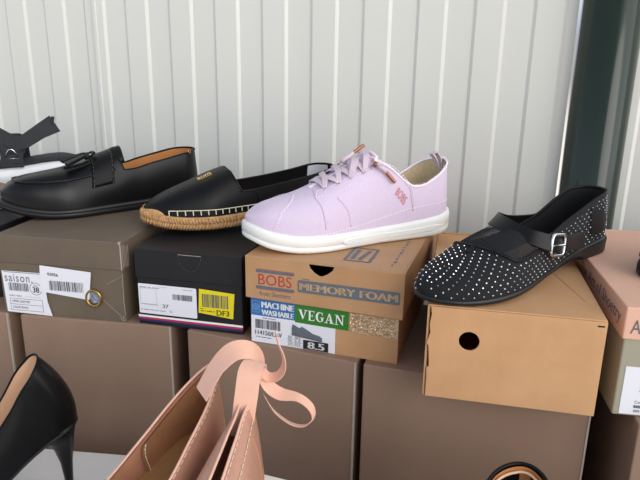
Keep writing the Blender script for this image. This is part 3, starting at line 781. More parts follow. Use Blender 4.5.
    mb.ribbon(P, [Vector((-1, 0, .2)), (-1, 0, .2), (-.3, 0, 1), (1, 0, .5), (1, 0, 0), (1, 0, 0)], .010, .0012); mb.build('pull_tab', M['lavender_lace'], r, bevel=.0003)
sneaker()

# --- tassel loafer ----------------------------------------------------
def loafer():
    r = place_shoe('loafer', (-.440, .830), (-.200, .985), .1065)
    tag(r, 'black leather tassel loafer with tan lining, on the taupe shoe box', 'shoe')
    L = .2857
    bot = [(0, .014), (.1, .005), (.22, 0), (1, 0)]
    top = [(0, .027), (.1, .0185), (.22, .0135), (.6, .014), (.8, .018), (1, .020)]
    S = Last(L, [(0, .036), (.12, .038), (.3, .047), (.5, .040), (.65, .035), (.85, .036), (1, .034)],
             [(0, .024), (.1, .016), (.22, .011), (.6, .012), (.8, .015), (1, .017)],
             [(0, .038), (.05, .050), (.10, .056), (.18, .060), (.27, .064), (.36, .070), (.46, .079), (.54, .0865), (.6, .098), (.8, .115), (1, .118)],
             [(0, .2), (.50, .2), (.55, .060), (.62, .061), (.7, .0665), (.8, .0725), (.9, .078), (1, .081)],
             e=[(0, .60), (.2, .74), (.5, .86), (1, .80)], st=.535, ramp=.03, bt=.17, bh=.12, cx=[(0, .006), (.3, 0), (1, 0)], lean=[(0, 0), (.85, 0), (1, -.08)])
    up = S.skin(0).build('upper', M['black_leather'], r, smooth=True, weld=True)
    S.skin(-.0022, .40, 1).build('lining', M['tan_lining'], r, smooth=True, weld=True)
    S.insole(.002, .003).build('insole', M['tan_lining'], r, smooth=True)
    S.slab(bot, top, [(0, -.001), (.08, .003), (.50, .0048), (.56, .0040), (.62, .0048), (.92, .0044), (1, .001)]).build('sole', M['black_rubber'], r, smooth=True)
    mb = MB(); mb.tube(S.topline(), .0012, 6, closed=True); mb.build('binding', M['black_leather_soft'], r, smooth=True)
    # moccasin seam: a raised plug
    sp = [(.52, 40), (.42, 42), (.30, 44), (.18, 46), (.10, 52), (.065, 68), (.060, 90), (.065, 112), (.10, 128), (.18, 134), (.30, 136), (.42, 138), (.52, 140)]
    mb = MB(); S.line(sp, .0006, 10, .0015, mb, sides=6); mb.build('apron_seam', M['black_leather'], up, smooth=True)
    # strap over the instep
    def f(u, v): return (.395 + .110 * v + .02 * math.sin(PI * u), 22 + 136 * u)
    pm = S.patch(f, 30, 8, .0022); saddle = pm.build('strap', M['black_leather_soft'], r, smooth=True, solid=.0022)
    for v in (.06, .94):
        mb = MB(); S.line([f(k / 12, v) for k in range(13)], .0026, 3, .0003, mb, True); mb.build('stitching', M['ink_soft'], saddle)
    # raised tongue behind the strap
    mb = MB(); rows = []
    for i in range(10):
        x = .49 + .085 * i / 9; rows.append([(x * L, -.026 + .052 * j / 10, sm(S.H, min(x, .54)) + .001 + .004 * i / 9 - 30 * (-.026 + .052 * j / 10) ** 2) for j in range(11)])
    mb.grid(rows); mb.build('tongue', M['black_leather_soft'], r, smooth=True, solid=.003)
    # tassels on a knotted lace
    kn = S.Q(.43, 82, .006)
    mb = MB(); mb.tube([kn + Vector((-.004, -.008, 0)), kn + Vector((.002, -.003, .003)), kn + Vector((.002, .004, .003)), kn + Vector((-.003, .009, 0))], .0026, 8); mb.build('knot', M['black_leather'], r, smooth=True)
    for sy in (-1, 1):
        d = Vector((-.036, sy * .0, -.012)) + Vector((0, sy * .010, 0)); a = kn + Vector((-.003, sy * .006, .001))
        mb = MB(); mb.tube([a, a + d * .18, a + d * .25], [.0020, .0045, .0045], 8, squash=1.0); tz = mb.build('tassel', M['black_leather'], r, smooth=True)
        mb = MB()
        for k in range(9):
            off = Vector((0, (k - 4) * .0017, 0)); mb.ribbon([a + d * .22 + off * .5, a + d * .6 + off, a + d + off * 1.35], [(0, 0, 1)] * 3, .0019, .004)
        mb.build('fringe', M['black_leather_soft'], tz)
    mb = MB(); mb.tube([kn + Vector((-.006, -.010, .001)), kn + Vector((-.002, -.007, .002))], .0012, 6); mb.build('bead', M['silver'], r)
    p = S.Q(.945, 30, .001); n = S.N(.945, 30); u = n.orthogonal().normalized(); w = n.cross(u)
    p = S.Q(.925, 34, .001)
    mb = MB(); mb.tube([p + (u * math.cos(a) + w * math.sin(a)) * .0026 for a in [2 * PI * k / 14 for k in range(14)]], .0009, 6, closed=True); mb.build('rivet', M['brass'], r, smooth=True)
loafer()

# --- black espadrille -------------------------------------------------
def espadrille():
    r = place_shoe('espadrille', (-.229, .786), (.016, .923), .1067, pitch=.014)
    tag(r, 'black leather espadrille with braided jute sole and gold emblem, toe on the black box', 'shoe')
    L = .2831
    bot = [(0, .008), (.1, .002), (.2, 0), (1, 0)]; top = [(0, .027), (.06, .021), (.2, .0175), (1, .020)]
    S = Last(L, [(0, .034), (.12, .036), (.3, .046), (.5, .040), (.7, .034), (1, .032)],
             [(0, .018), (.1, .012), (.2, .010), (1, .012)],
             [(0, .028), (.04, .036), (.12, .047), (.24, .060), (.34, .070), (.39, .074), (.5, .082), (.8, .10), (1, .10)],
             [(0, .2), (.38, .2), (.40, .046), (.5, .0465), (.6, .049), (.8, .056), (.95, .063), (1, .064)],
             e=[(0, .66), (.3, .80), (1, .80)], st=.388, ramp=.035, bt=.17, bh=.12, cx=[(0, .008), (.3, 0), (1, 0)], lean=[(0, 0), (.9, 0), (1, -.05)])
    up = S.skin(0).build('upper', M['black_leather_soft'], r, smooth=True, weld=True)
    S.skin(-.0022, .30, 1).build('lining', M['black_leather_soft'], r, smooth=True, weld=True)
    S.insole(.002, .003).build('insole', M['black_leather_soft'], r, smooth=True)
    mb = MB(); mb.tube(S.topline(), .0010, 6, closed=True); mb.build('binding', M['black_leather'], r, smooth=True)
    sole = S.slab(bot, top, [(0, -.001), (.1, .002), (.3, .0036), (.5, .0030), (.52, .0030), (.75, .0038), (.95, .0022), (1, 0)]).build('jute_sole', M['jute'], r, smooth=True)
    # braid: slanted cords in herringbone round the sole
    near, far = S.outline(90); loop = near + far[-2:0:-1]; mb = MB(); d = 0; last = None
    for i in range(len(loop)):
        x, y, t = loop[i]; p, q = loop[i - 1], loop[(i + 1) % len(loop)]; l = math.hypot(q[0] - p[0], q[1] - p[1]) or 1; tx, ty = (q[0] - p[0]) / l, (q[1] - p[1]) / l; nx, ny = ty, -tx
        if last and math.hypot(x - last[0], y - last[1]) < .0026: continue
        last = (x, y); b, tp = sm(bot, t), sm(top, t)
        for lo, hi, sl in ((.08, .5, .003), (.92, .5, .003)):
            z0, z1 = b + (tp - b) * lo, b + (tp - b) * hi
            mb.tube([(x + nx * .0030, y + ny * .0030, z0), (x + nx * .0042 + tx * sl * .5, y + ny * .0042 + ty * sl * .5, (z0 + z1) / 2), (x + nx * .0036 + tx * sl, y + ny * .0036 + ty * sl, z1)], .0014, 5)
    tag(mb.build('jute_braid', M['jute'], sole, smooth=True), kind='stuff')
    # jute toe guard
    def f(u, v): return (.001 + .030 * (1 - abs(2 * u - 1) ** 2) * 0 + .0 + .055 * abs(2 * u - 1) ** 2, 0)
    mb = MB(); rows = []
    for i in range(25):
        u = -1 + i / 12; x = .002 + .075 * u * u
        th0 = 0; hgt = 42 * (1 - u * u) ** .7
        rows.append([S.Q(x, (hgt * k / 6) if u <= 0 else 180 - hgt * k / 6, .0016) for k in range(7)])
    mb.grid(rows); mb.build('toe_guard', M['jute'], r, smooth=True, solid=.001)
    # blanket stitches
    mb = MB()
    def thz(x, z):
        q = (z - sm(S.z0, x)) / (sm(S.H, x) - sm(S.z0, x)); return math.degrees(math.asin(max(.001, min(1, q)) ** (1 / sm(S.e, x))))
    def loopst(side):
        x = .085; pts = []
        while x < .60:
            a, b = thz(x, .0262), thz(x, .0200)
            if side > 0: a, b = 180 - a, 180 - b
            mb.tube([S.Q(x, b, .0018), S.Q(x, a, .0014)], .0007, 4)
            pts.append(S.Q(x, a, .0014)); x += .033
        mb.tube(pts, .0006, 4)
    loopst(-1); loopst(1); mb.build('blanket_stitch', M['cream_thread'], up)
    mb = MB(); S.line([(x, min(th, S.thmax(x) - 1)) for x, th in ((.418, 80), (.43, 80), (.445, 60), (.465, 44), (.485, 32), (.505, 20), (.52, 8))], .0006, 8, .0009, mb); mb.build('side_seam', M['black_leather'], up, smooth=True)
    # gold emblem
    mb = MB(); rnd = random.Random(5)
    for k in range(7):
        x = .246 + k * .0095; S.line([(x, 79), (x + .004, 86 - 2 * (k % 2)), (x + .008, 80 + 3 * (k % 3))], .0018, 5, .0009, mb)
    S.line([(.243, 77), (.312, 77)], .0016, 8, .0010, mb)
    mb.build('emblem', M['gold'], r, solid=.0012)
    # pale heel sock lining
    mb = MB(); rows = []
    for i in range(13):
        x = .90 + .097 * math.sin(PI / 2 * i / 12); rows.append([S.Q(x, 180 - S.thmax(x, True) * k / 6, -.003) for k in range(7)])
    mb.grid(rows); rows = []
    for i in range(13):
        x = .90 + .097 * math.sin(PI / 2 * i / 12); rows.append([S.Q(x, S.thmax(x) * k / 6, -.003) for k in range(7)])
    mb.grid(rows); mb.build('heel_lining', M['white_lining'], r, smooth=True)
espadrille()

# --- studded mesh flat ------------------------------------------------
def mesh_flat():
    r = place_shoe('mary_jane_flat', (.105, .556), (.341, .734), .0985, pitch=.062)
    tag(r, 'black mesh flat with crystal studs and silver-buckled strap, toe on the plain kraft box', 'shoe')
    L = .2903
    bot = [(0, .004), (.1, .001), (.2, 0), (.72, .004), (.75, 0), (1, 0)]; top = [(0, .009), (.1, .006), (.5, .0065), (.72, .014), (1, .017)]
    S = Last(L, [(0, .040), (.12, .042), (.28, .045), (.5, .035), (.65, .029), (.85, .027), (1, .026)],
             [(0, .007), (.1, .005), (.5, .006), (.72, .013), (1, .016)],
             [(0, .014), (.03, .021), (.12, .032), (.20, .040), (.285, .049), (.4, .057), (.5, .063), (.7, .082), (.85, .096), (1, .098)],
             [(0, .2), (.17, .2), (.24, .040), (.30, .034), (.42, .036), (.55, .045), (.71, .056), (.84, .065), (.93, .068), (1, .067)],
             e=[(0, .70), (.2, .80), (1, .80)], st=.195, ramp=.09, top_far=[(0, .2), (.17, .2), (.24, .038), (.30, .031), (.42, .030), (.55, .034), (.71, .043), (.84, .058), (.93, .066), (1, .067)], bt=.22, bh=.12, cx=[(0, .006), (.3, 0), (1, 0)], lean=[(0, 0), (.85, 0), (1, -.05)])
    up = S.skin(0, n=80).build('upper', M['black_fabric'], r, smooth=True, weld=True)
    S.skin(-.0016, .12, 1).build('lining', M['black_fabric'], r, smooth=True, weld=True)
    S.insole(.0015, .003).build('insole', M['brown_net_in'], r, smooth=True)
    S.slab(bot, top, [(0, 0), (.2, .0012), (.9, .0014), (1, .0004)]).build('sole', M['black_rubber'], r, smooth=True)
    hl = Last(L * .26, [(0, .028), (.5, .030), (1, .029)], 0, .02, .02, st=2, bt=.08, bh=.45)
    mb = hl.slab(-.0005, [(0, .012), (1, .014)], [(0, 0), (1, .001)]); mb.v = [(x + L * .735, y, z) for x, y, z in mb.v]; mb.build('heel', M['black_rubber'], r, bevel=.0008)
    mb = MB(); mb.tube(S.topline(.0004), .0018, 6, closed=True); mb.build('binding', M['black_leather_soft'], r, smooth=True)
    # crystals in offset rows
    mb = MB(); rnd = random.Random(2); x = .012; row = 0
    while x < .985:
        # arc length of each side
        for far in (False, True):
            tm = S.thmax(x, far); P = [S.Q(x, tm * k / 40) for k in range(41)]; acc = [0]
            for a, b in zip(P, P[1:]): acc.append(acc[-1] + (b - a).length)
            tot = acc[-1] - (0 if x < S.st else .004); dd = .004 + (.0043 if row % 2 else 0)
            while dd < tot:
                k = next(i for i, v in enumerate(acc) if v >= dd); th = tm * (k - (acc[k] - dd) / max(1e-6, acc[k] - acc[k - 1])) / 40
                if far: th = 180 - th
                p = S.Q(x, th, .0003); n = S.N(x, th); u = n.orthogonal().normalized(); w = n.cross(u); rr = .00088 * rnd.uniform(.8, 1.2)
                n_ = n + Vector((rnd.uniform(-.2, .2), rnd.uniform(-.2, .2), rnd.uniform(-.2, .2)))
                c = [p + (u * math.cos(a) + w * math.sin(a)) * rr for a in [2 * PI * j / 6 for j in range(6)]]; t2 = [p + (u * math.cos(a) + w * math.sin(a)) * rr * .55 + n_ * .0007 for a in [2 * PI * j / 6 for j in range(6)]]
                mb.add(c + t2, [(j, (j + 1) % 6, 6 + (j + 1) % 6, 6 + j) for j in range(6)] + [tuple(range(6, 12))])
                dd += .0086
        x += .0044 / L; row += 1
    tag(mb.build('crystal_studs', M['stone'], up), kind='stuff')
    # open net over the instep: crossing threads above the topline
    mb = MB()
    for dirn in (-1, 1):
        for k in range(-16, 34):
            pts = []
            for i in range(61):
                x = .20 + .22 * i / 60; th = 90 + dirn * (i / 60 - k / 34.0 + .1) * 150
                if not (2 < th < 178): 
                    if len(pts) > 2: mb.tube(pts, .00035, 3)
                    pts = []; continue
                tm = S.thmax(x)
                if tm < th < 180 - S.thmax(x, True): pts.append(S.Q(x, th, -.0015))
                else:
                    if len(pts) > 2: mb.tube(pts, .00035, 3)
                    pts = []
            if len(pts) > 2: mb.tube(pts, .00035, 3)
    tag(mb.build('net', M['webbing'], r), 'open black net over the instep')
    # strap
    P = [(.214, -.0295, .025), (.196, -.0315, .028), (.174, -.0350, .032), (.154, -.0375, .036), (.142, -.0385, .0395), (.131, -.0355, .0435), (.121, -.0270, .0480), (.116, -.0120, .0525), (.116, .004, .0560), (.122, .018, .0560), (.134, .028, .0530), (.154, .0310, .045), (.175, .0300, .040), (.205, .0285, .036), (.235, .0275, .034)]
    Nn = [(0, -1, .15), (0, -1, .15), (-.05, -1, .2), (-.1, -1, .25), (-.2, -1, .3), (-.4, -.8, .5), (-.5, -.5, .8), (-.5, -.1, 1), (-.5, .2, 1), (-.3, .6, .8), (-.1, .9, .4), (0, 1, .2), (0, 1, .1), (0, 1, .1), (0, 1, .1)]
    def dens(P, Nn, k=4):
        P = [Vector(p) for p in P]; Nn = [Vector(n) for n in Nn]; o, q = [], []
        for i in range(len(P) - 1):
            p0 = P[max(0, i - 1)]; p1 = P[i]; p2 = P[i + 1]; p3 = P[min(len(P) - 1, i + 2)]
            for j in range(k):
                t = j / k; o.append(.5 * (2 * p1 + (p2 - p0) * t + (2 * p0 - 5 * p1 + 4 * p2 - p3) * t * t + (3 * p1 - p0 - 3 * p2 + p3) * t**3)); q.append(Nn[i].lerp(Nn[i + 1], t))
        return o + [P[-1]], q + [Nn[-1]]
    mb = MB(); mb.ribbon(*dens(P, Nn), .0175, .0024); strap = mb.build('strap', M['black_leather'], r, smooth='auto', bevel=.0006)
    # buckle
    c = Vector((.1500, -.0400, .0365)); ux = Vector((.97, .03, -.21)).normalized(); uz = Vector((.21, .08, .97)).normalized()
    fr = [c + ux * (a - 0) + uz * b for a, b in rrect(-.0125, -.0110, .0125, .0110, .0055, 6)]
    mb = MB(); mb.tube(fr, .0018, 8, closed=True); bk = mb.build('buckle', M['silver'], r, smooth=True)
    mb = MB(); mb.tube([c + ux * .0120 - Vector((0, .001, 0)), c - ux * .0115 - Vector((0, .0025, 0))], .0010, 6); mb.build('buckle_pin', M['silver'], bk)
    mb = MB(); mb.ribbon([c + ux * -.013 + Vector((0, -.0002, 0)), c + ux * -.020 + Vector((0, -.0005, 0))], [(0, -1, .1)] * 2, .014, .0015)
    # dark heel patch at the counter
    mb = S.patch(lambda u, v: (.80 + .12 * u, 4 + 24 * v * (1 - .5 * u)), 8, 6, .0012); mb.build('side_patch', M['black_leather_soft'], r, smooth=True)
mesh_flat()

# --- black high-heeled pump at lower left ------------------------------
def pump():
    r = place_shoe('high_heeled_pump', (-.450, .500), (-.2717, .6127), -.159)
    tag(r, 'black leather stiletto pump with nude lining at lower left, on the white box', 'shoe')
    L = .211
    S = Last(L, [(0, .028), (.15, .033), (.32, .040), (.6, .031), (.8, .0285), (1, .0275)],
             [(0, .010), (.15, .005), (.28, .005), (.42, .020), (.6, .050), (.75, .075), (.88, .090), (1, .095)],
             [(0, .028), (.15, .042), (.32, .058), (.5, .095), (.65, .135), (.8, .185), (1, .205)],
             [(0, .3), (.30, .3), (.42, .068), (.55, .094), (.68, .124), (.80, .150), (.92, .168), (1, .176)],
             e=[(0, .75), (.3, .85), (.7, .80), (1, .80)], st=.32, ramp=.12, bt=.30, bh=.16, cx=[(0, .004), (1, 0)], lean=[(0, 0), (.8, 0), (1, .06)], lean2=[(0, 0), (.55, 0), (.85, -3.4), (1, -5.8)])
    up = S.skin(0, n=80).build('upper', M['black_leather'], r, smooth=True, weld=True)
    S.skin(-.0018, .2, 1, n=80).build('lining', M['nude_lining'], r, smooth=True, weld=True)
    S.insole(.002, .002).build('insole', M['nude_lining'], r, smooth=True)
    mb = MB(); mb.tube(S.topline(), .0010, 6, closed=True); mb.build('binding', M['black_leather_soft'], r, smooth=True)
    bot = [(x, sm(S.z0, x) - .004) for x in [k / 20 for k in range(21)]]; bot = [(x, max(0, z)) for x, z in bot]
    S.slab(bot, [(x, sm(S.z0, x)) for x in [k / 20 for k in range(21)]], [(0, -.001), (.5, .0006), (1, 0)]).build('sole', M['black_rubber'], r, smooth=True)
    # stiletto heel
    mb = MB(); rows = []
    for z, x0, x1, hw in ((.092, .160, .2095, .0265), (.084, .166, .2090, .0240), (.074, .1745, .2065, .0185), (.060, .1825, .2040, .0125), (.040, .1880, .2015, .0080), (.018, .1905, .2000, .0058), (0, .1905, .1995, .0056)):
        rows.append([((x0 + x1) / 2 + (x1 - x0) / 2 * math.cos(a), hw * math.sin(a), z + (.006 if z > .08 else .003 if z > .07 else 0) * math.cos(a)) for a in [2 * PI * k / 28 for k in range(28)]])
    mb.grid(rows, closed_u=True); mb.f.append(tuple(range(28))); mb.mi.append(0); b0 = 6 * 28; mb.f.append(tuple(range(b0, b0 + 28))); mb.mi.append(0)
    mb.build('heel', M['black_leather'], r, smooth=True)
pump()

# --- rose gold wedge with satin ribbons -------------------------------
def ribbon_shoe(toe, heel, label, narrow, ribbons):
    r = place_shoe('ribbon_shoe', toe, heel, -.0395)
    tag(r, label, 'shoe')
    L = math.hypot(heel[0] - toe[0], heel[1] - toe[1])
    if narrow:
        W_ = [(0, .028), (.3, .036), (.6, .031), (.8, .023), (1, .019)]; H_ = [(0, .034), (.15, .044), (.35, .052), (.45, .0582), (.55, .0664), (.68, .0806), (.8, .0927), (.92, .1042), (1, .1150)]; E_ = 1.0
    else:
        W_ = [(0, .028), (.15, .033), (.35, .033), (.6, .030), (.8, .025), (1, .021)]; H_ = [(0, .034), (.15, .046), (.35, .060), (.5, .080), (.7, .100), (.85, .116), (1, .128)]; E_ = [(0, .8), (.5, .72), (.8, .8), (1, .9)]
    S = Last(L, W_, [(0, .014), (.15, .008), (.30, .008), (.5, .018), (.7, .034), (.88, .046), (1, .048)], H_,
             [(0, .3), (.30, .3), (.42, .056), (.55, .066), (.68, .080), (.80, .092), (.92, .103), (1, .110)],
             e=E_, st=.32, ramp=.10, bt=.25, bh=.26, top_far=None if narrow else [(0, .3), (.30, .3), (.42, .047), (.55, .054), (.68, .067), (.80, .082), (.92, .099), (1, .110)], lean=[(0, 0), (.7, 0), (1, -.12)])
    up = S.skin(0, n=80).build('upper', M['rose'], r, smooth=True, weld=True)
    S.skin(-.0016, .2, 1, n=80).build('lining', M['rose_in'], r, smooth=True, weld=True)
    S.insole(.002, .002).build('insole', M['insole_gold'], r, smooth=True)
    mb = MB(); mb.tube(S.topline(), .0011, 6, closed=True); mb.build('binding', M['ribbon'], r, smooth=True)
    S.slab(0, [(x, sm(S.z0, x)) for x in [k / 20 for k in range(21)]], [(0, 0), (.1, .001), (.9, .001), (1, .0005)]).build('wedge', M['rose'], r, smooth=True)
    mb = MB(); S.line([(x / 100, S.thmax(x / 100) * (.72 if narrow else .93)) for x in range(44, 100, 3)], .0008, 4, .00034, mb, True)
    if narrow: S.line([(x / 100, S.thmax(x / 100) * .94) for x in range(44, 100, 3)], .0008, 4, .0003, mb, True)
    mb.build('stitching', M['cream_thread'], up)
    if narrow:
        mb = MB(); S.line([(.84, 2), (.85, 20), (.86, S.thmax(.86) * .70)], .0002, 10, .0005, mb); mb.build('side_seam', M['rose_in'], up, smooth=True)
    # padded heel lining, its front edge curved and stitched
    for far in ((False, True) if not narrow else ()):
        def f(u, v, far=far):
            x0 = .70 - .05 * math.sin(PI * v * .5) + .03 * v; x = x0 + (1 - x0) * u; x = min(x, .999); t = S.thmax(x, far) * (.02 + .96 * v); return (x, 180 - t if far else t)
        pad = S.patch(f, 22, 12, -.0042).build('heel_pad', M['rose_pad'], r, smooth=True)
        mb = MB()
        for k in range(3): pass
        S.line([(f(.035, v / 10)) for v in range(11)], -.0047, 8, .0005, mb, True); mb.build('stitching', M['cream_thread'], pad)
    if not ribbons: return
    # ribbons
    a = math.atan2(heel[1] - toe[1], heel[0] - toe[0]); inv = (Matrix.Translation((toe[0], toe[1], -.0395)) @ Matrix.Rotation(a, 4, 'Z')).inverted(); rot = Matrix.Rotation(-a, 3, 'Z')
    def rb(P, Nn, w, name='ribbon'):
        P = [inv @ Vector(p) for p in P]; Nn = [rot @ Vector(n) for n in Nn]; o, q, ws = [], [], []
        w = w if isinstance(w, list) else [w] * len(P)
        for i in range(len(P) - 1):
            p0 = P[max(0, i - 1)]; p1 = P[i]; p2 = P[i + 1]; p3 = P[min(len(P) - 1, i + 2)]
            for j in range(8):
                t = j / 8; o.append(.5 * (2 * p1 + (p2 - p0) * t + (2 * p0 - 5 * p1 + 4 * p2 - p3) * t * t + (3 * p1 - p0 - 3 * p2 + p3) * t**3)); q.append(Nn[i].lerp(Nn[i + 1], t)); ws.append(w[i] + (w[i + 1] - w[i]) * t)
        o.append(P[-1]); q.append(Nn[-1]); ws.append(w[-1])
        mb = MB(); mb.ribbon(o, q, ws, .0006); mb.build(name, M['ribbon'], r, smooth='auto')
    rb([(-0.0475, 0.463, 0.070), (-0.0490, 0.463, 0.0860), (-0.0560, 0.457, 0.0965), (-0.0680, 0.450, 0.0985), (-0.0790, 0.444, 0.0900), (-0.0860, 0.440, 0.0790), (-0.0925, 0.438, 0.0665)],
       [(.9, -.3, .2), (.8, -.4, .4), (.3, -.5, .8), (-.3, -.6, .8), (-.75, -.6, .45), (-.8, -.6, .4), (-.8, -.6, .4)], [.012, .014, .017, .019, .020, .020, .020])
    rb([(-0.0480, 0.460, 0.0800), (-0.0500, 0.448, 0.0905), (-0.0535, 0.436, 0.0880), (-0.0555, 0.428, 0.0720), (-0.0575, 0.424, 0.0560), (-0.0590, 0.422, 0.0385)],
       [(.2, .3, .9), (0, -.4, .9), (-.1, -.9, .4), (-.15, -1, .15), (-.15, -1, .1), (-.15, -1, .1)], [.012, .017, .0185, .0185, .0180, .0175])
    rb([(-0.0470, 0.463, 0.0720), (-0.0416, 0.463, 0.0610), (-0.0314, 0.461, 0.0545), (-0.0163, 0.459, 0.0525), (-0.0058, 0.457, 0.0450), (-0.0035, 0.456, 0.0350), (-0.011, 0.456, 0.0281), (-0.023, 0.459, 0.0285), (-0.0367, 0.463, 0.0376), (-0.0452, 0.464, 0.0520)],
       [(.5, -.6, .6), (.4, -.5, .7), (.1, -.5, .85), (.1, -.3, .9), (.6, -.4, .6), (.9, -.3, 0), (.3, -.3, -.9), (-.1, -.3, -.9), (-.5, -.3, -.8), (-.6, -.3, -.6)], [.010, .012, .012, .009, .008, .007, .007, .007, .008, .008])
    rb([(-0.0475, 0.462, 0.0760), (-0.0416, 0.463, 0.0690), (-0.0335, 0.462, 0.0705), (-0.0281, 0.460, 0.0800), (-0.0285, 0.459, 0.0912), (-0.0325, 0.460, 0.1019), (-0.0350, 0.462, 0.1125)],
       [(.3, -.4, .8), (.1, -.4, .9), (-.4, -.4, .8), (-.9, -.4, .1), (-.9, -.4, -.1), (-.9, -.4, -.2), (-.9, -.4, -.2)], [.010, .010, .010, .009, .007, .005, .003])
    mb = MB(); c = inv @ Vector((-.0500, .4600, .076)); mb.tube([c + Vector((0, 0, -.008)), c + Vector((0, 0, -.004)), c + Vector((0, 0, .003)), c + Vector((0, 0, .008))], [.003, .0055, .0055, .003], 10); mb.build('knot', M['ribbon'], r, smooth=True)
ribbon_shoe((-.187, .270), (-.0870, .489), 'rose gold flat with open golden insole, left one of the ribbon-tied pair', False, False)
ribbon_shoe((-.106, .218), (-.053, .446), 'rose gold flat with peach satin ribbons tied at its heel, right one of the pair', True, True)

def simple_flat(name, toe, heel, z, label, mu, ml, msole, H=None, w=.038, st=.35, top=.05, sole_h=.008, rim=False):
    r = place_shoe(name, toe, heel, z); tag(r, label, 'shoe'); L = math.hypot(heel[0] - toe[0], heel[1] - toe[1])
    S = Last(L, [(0, w * .8), (.3, w), (.6, w * .82), (1, w * .78)], [(0, sole_h + .003), (.15, sole_h), (1, sole_h + .002)],
             H or [(0, .022), (.15, .034), (.35, .044), (.6, .066), (.85, .082), (1, .084)],
             [(0, .3), (st - .02, .3), (st + .1, top * .62), (.7, top * .78), (.9, top), (1, top * 1.06)], e=[(0, .72), (1, .8)], st=st, ramp=.10, bt=.22, bh=.16, lean=[(0, 0), (.8, 0), (1, -.1)])
    up = S.skin(0).build('upper', M[mu], r, smooth=True, weld=True)
    S.skin(-.002, st - .1, 1).build('lining', M[ml], r, smooth=True, weld=True); S.insole(.002, .002).build('insole', M[ml], r, smooth=True)
    mb = MB(); mb.tube(S.topline(), .0016, 6, closed=True); mb.build('binding', M['black_leather_soft'] if mu.startswith('black') else M[mu], r, smooth=True)
    if rim:
        mb = MB(); mb.tube([p + Vector((0, 0, -.0035)) for p in S.topline(-.0032)], .0012, 6, closed=True); mb.build('inner_trim', M['nude_lining'], r, smooth=True)
        mb = MB(); rows = []
        for k in range(25):
            x = .62 + .375 * math.sin(PI / 2 * k / 24); rows.append([S.Q(x, S.thmax(x) * (.02 + .9 * j / 8), -.0034) for j in range(9)])
        mb.grid(rows); rows = []
        for k in range(25):
            x = .62 + .375 * math.sin(PI / 2 * k / 24); rows.append([S.Q(x, 180 - S.thmax(x, True) * (.02 + .9 * j / 8), -.0034) for j in range(9)])
        mb.grid(rows); mb.build('heel_lining', M['black_leather_soft'], r, smooth=True)
    S.slab(0, sole_h + .002, [(0, 0), (.15, .0015), (.9, .0015), (1, 0)]).build('sole', M[msole], r, smooth=True)
    return r, S, up
simple_flat('ballet_flat', (.052, .205), (.170, .426), -.0395, 'black ballet flat at bottom right, only its heel opening in the photo', 'black_leather', 'tan_lining', 'black_rubber', top=.054, w=.034, st=.3, rim=True)
simple_flat('suede_flat', (-.477, .925), (-.715, .860), .1005, 'taupe suede shoe with grey sole at the left edge, beside the loafer toe', 'taupe_suede', 'brown_net_in', 'grey_sole', sole_h=.017, H=[(0, .034), (.15, .043), (.35, .05), (.6, .07), (.85, .08), (1, .08)])
r, S, up = simple_flat('ballet_flat', (.338, .600), (.540, .700), .1125, 'small black flat on the peach lid, its toe just entering at the right edge', 'black_fabric', 'black_leather_soft', 'black_rubber')
mb = MB(); S.line([(.02, 40), (.10, 70), (.16, 90), (.10, 110), (.02, 140)], .002, 10, .003, mb); mb.build('trim', M['black_fabric'], up, smooth=True)

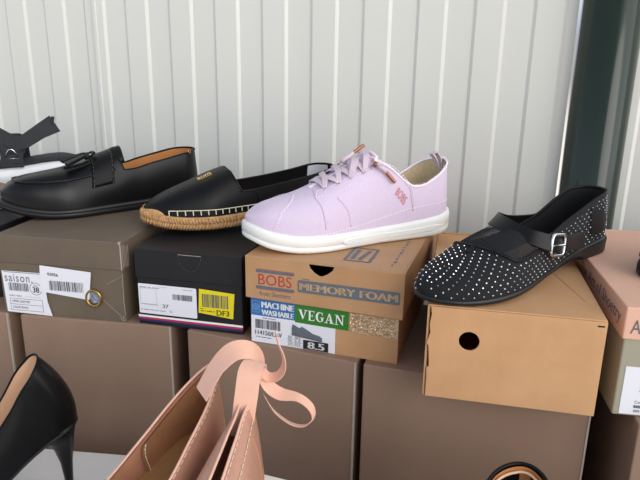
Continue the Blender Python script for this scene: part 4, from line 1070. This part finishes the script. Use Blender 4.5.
# --- white platform sandal at far left --------------------------------
def sandal():
    r = place_shoe('platform_sandal', (-.672, .985), (-.421, 1.062), .1005)
    tag(r, 'white platform sandal with black webbing straps and metal ring, at the left edge', 'sandal')
    L = .2626
    S = Last(L, [(0, .036), (.3, .046), (.6, .038), (1, .036)], [(0, .046), (.3, .046), (1, .058)], .09, .09, st=2, bt=.2, bh=.18)
    zt = [(0, .040), (.3, .042), (.6, .047), (.9, .056), (1, .054)]
    S.slab([(0, .010), (.2, 0), (1, 0)], zt, [(0, -.002), (.05, 0), (.45, .0025), (.50, .0012), (.55, .0025), (.85, .001), (1, -.004)]).build('midsole', M['white_leather'], r, smooth=True)
    S.slab(zt, [(x, z + .0055) for x, z in zt], [(0, -.002), (.4, .0012), (1, -.002)]).build('footbed', M['webbing'], r, smooth=True)
    # strap post, wings and ring
    c = Vector((.165, -.020, .052))
    def band(P, Nn, w, name='strap', th=.0035):
        mb = MB(); mb.ribbon(P, Nn, w, th); return mb.build(name, M['webbing'], r, bevel=.0008)
    nf = (0, -1, .15)
    band([c + Vector((0, -.018, -.004)), c + Vector((0, -.014, .014)), c + Vector((-.002, -.008, .030)), c + Vector((-.004, 0, .044))], [nf] * 4, .034)
    band([c + Vector((-.018, 0, .026)), c + Vector((-.002, -.012, .030)), c + Vector((.020, -.012, .036)), c + Vector((.045, -.006, .052)), c + Vector((.068, .002, .064))], [(0, -1, .2)] * 5, [.018, .024, .022, .024, .030])
    band([c + Vector((.022, -.008, .026)), c + Vector((.0, -.012, .038)), c + Vector((-.022, -.008, .052)), c + Vector((-.060, .002, .060))], [(0, -1, .2)] * 4, .022)
    band([c + Vector((.064, .0, .063)), c + Vector((.0665, .0005, .076))], [(0, -1, .2)] * 2, .005)
    for sx in (-1, 1):
        band([c + Vector((sx * .004, -.014, .018)), c + Vector((sx * .016, -.012, .034)), c + Vector((sx * .022, -.009, .044))], [nf] * 3, .012)
    band([c + Vector((0, .058, -.004)), c + Vector((0, .052, .02)), c + Vector((-.002, .03, .040)), c + Vector((-.004, .0, .046))], [(0, 1, .3), (0, 1, .4), (0, .5, 1), (0, 0, 1)], .034)
    d = c + Vector((0, -.0185, .016))
    tri = [d + Vector((x, z * -.15, z)) for x, z in ((-.0105, -.004), (-.010, -.006), (.010, -.006), (.0105, -.004), (.004, .008), (.002, .0095), (-.002, .0095), (-.004, .008))]
    mb = MB(); mb.tube(tri, .0013, 6, closed=True); mb.build('ring', M['silver'], r, smooth=True)
    band([d + Vector((-.012, .002, -.010)), d + Vector((.012, .002, -.010))], [nf] * 2, .008, 'ring_loop')
sandal()
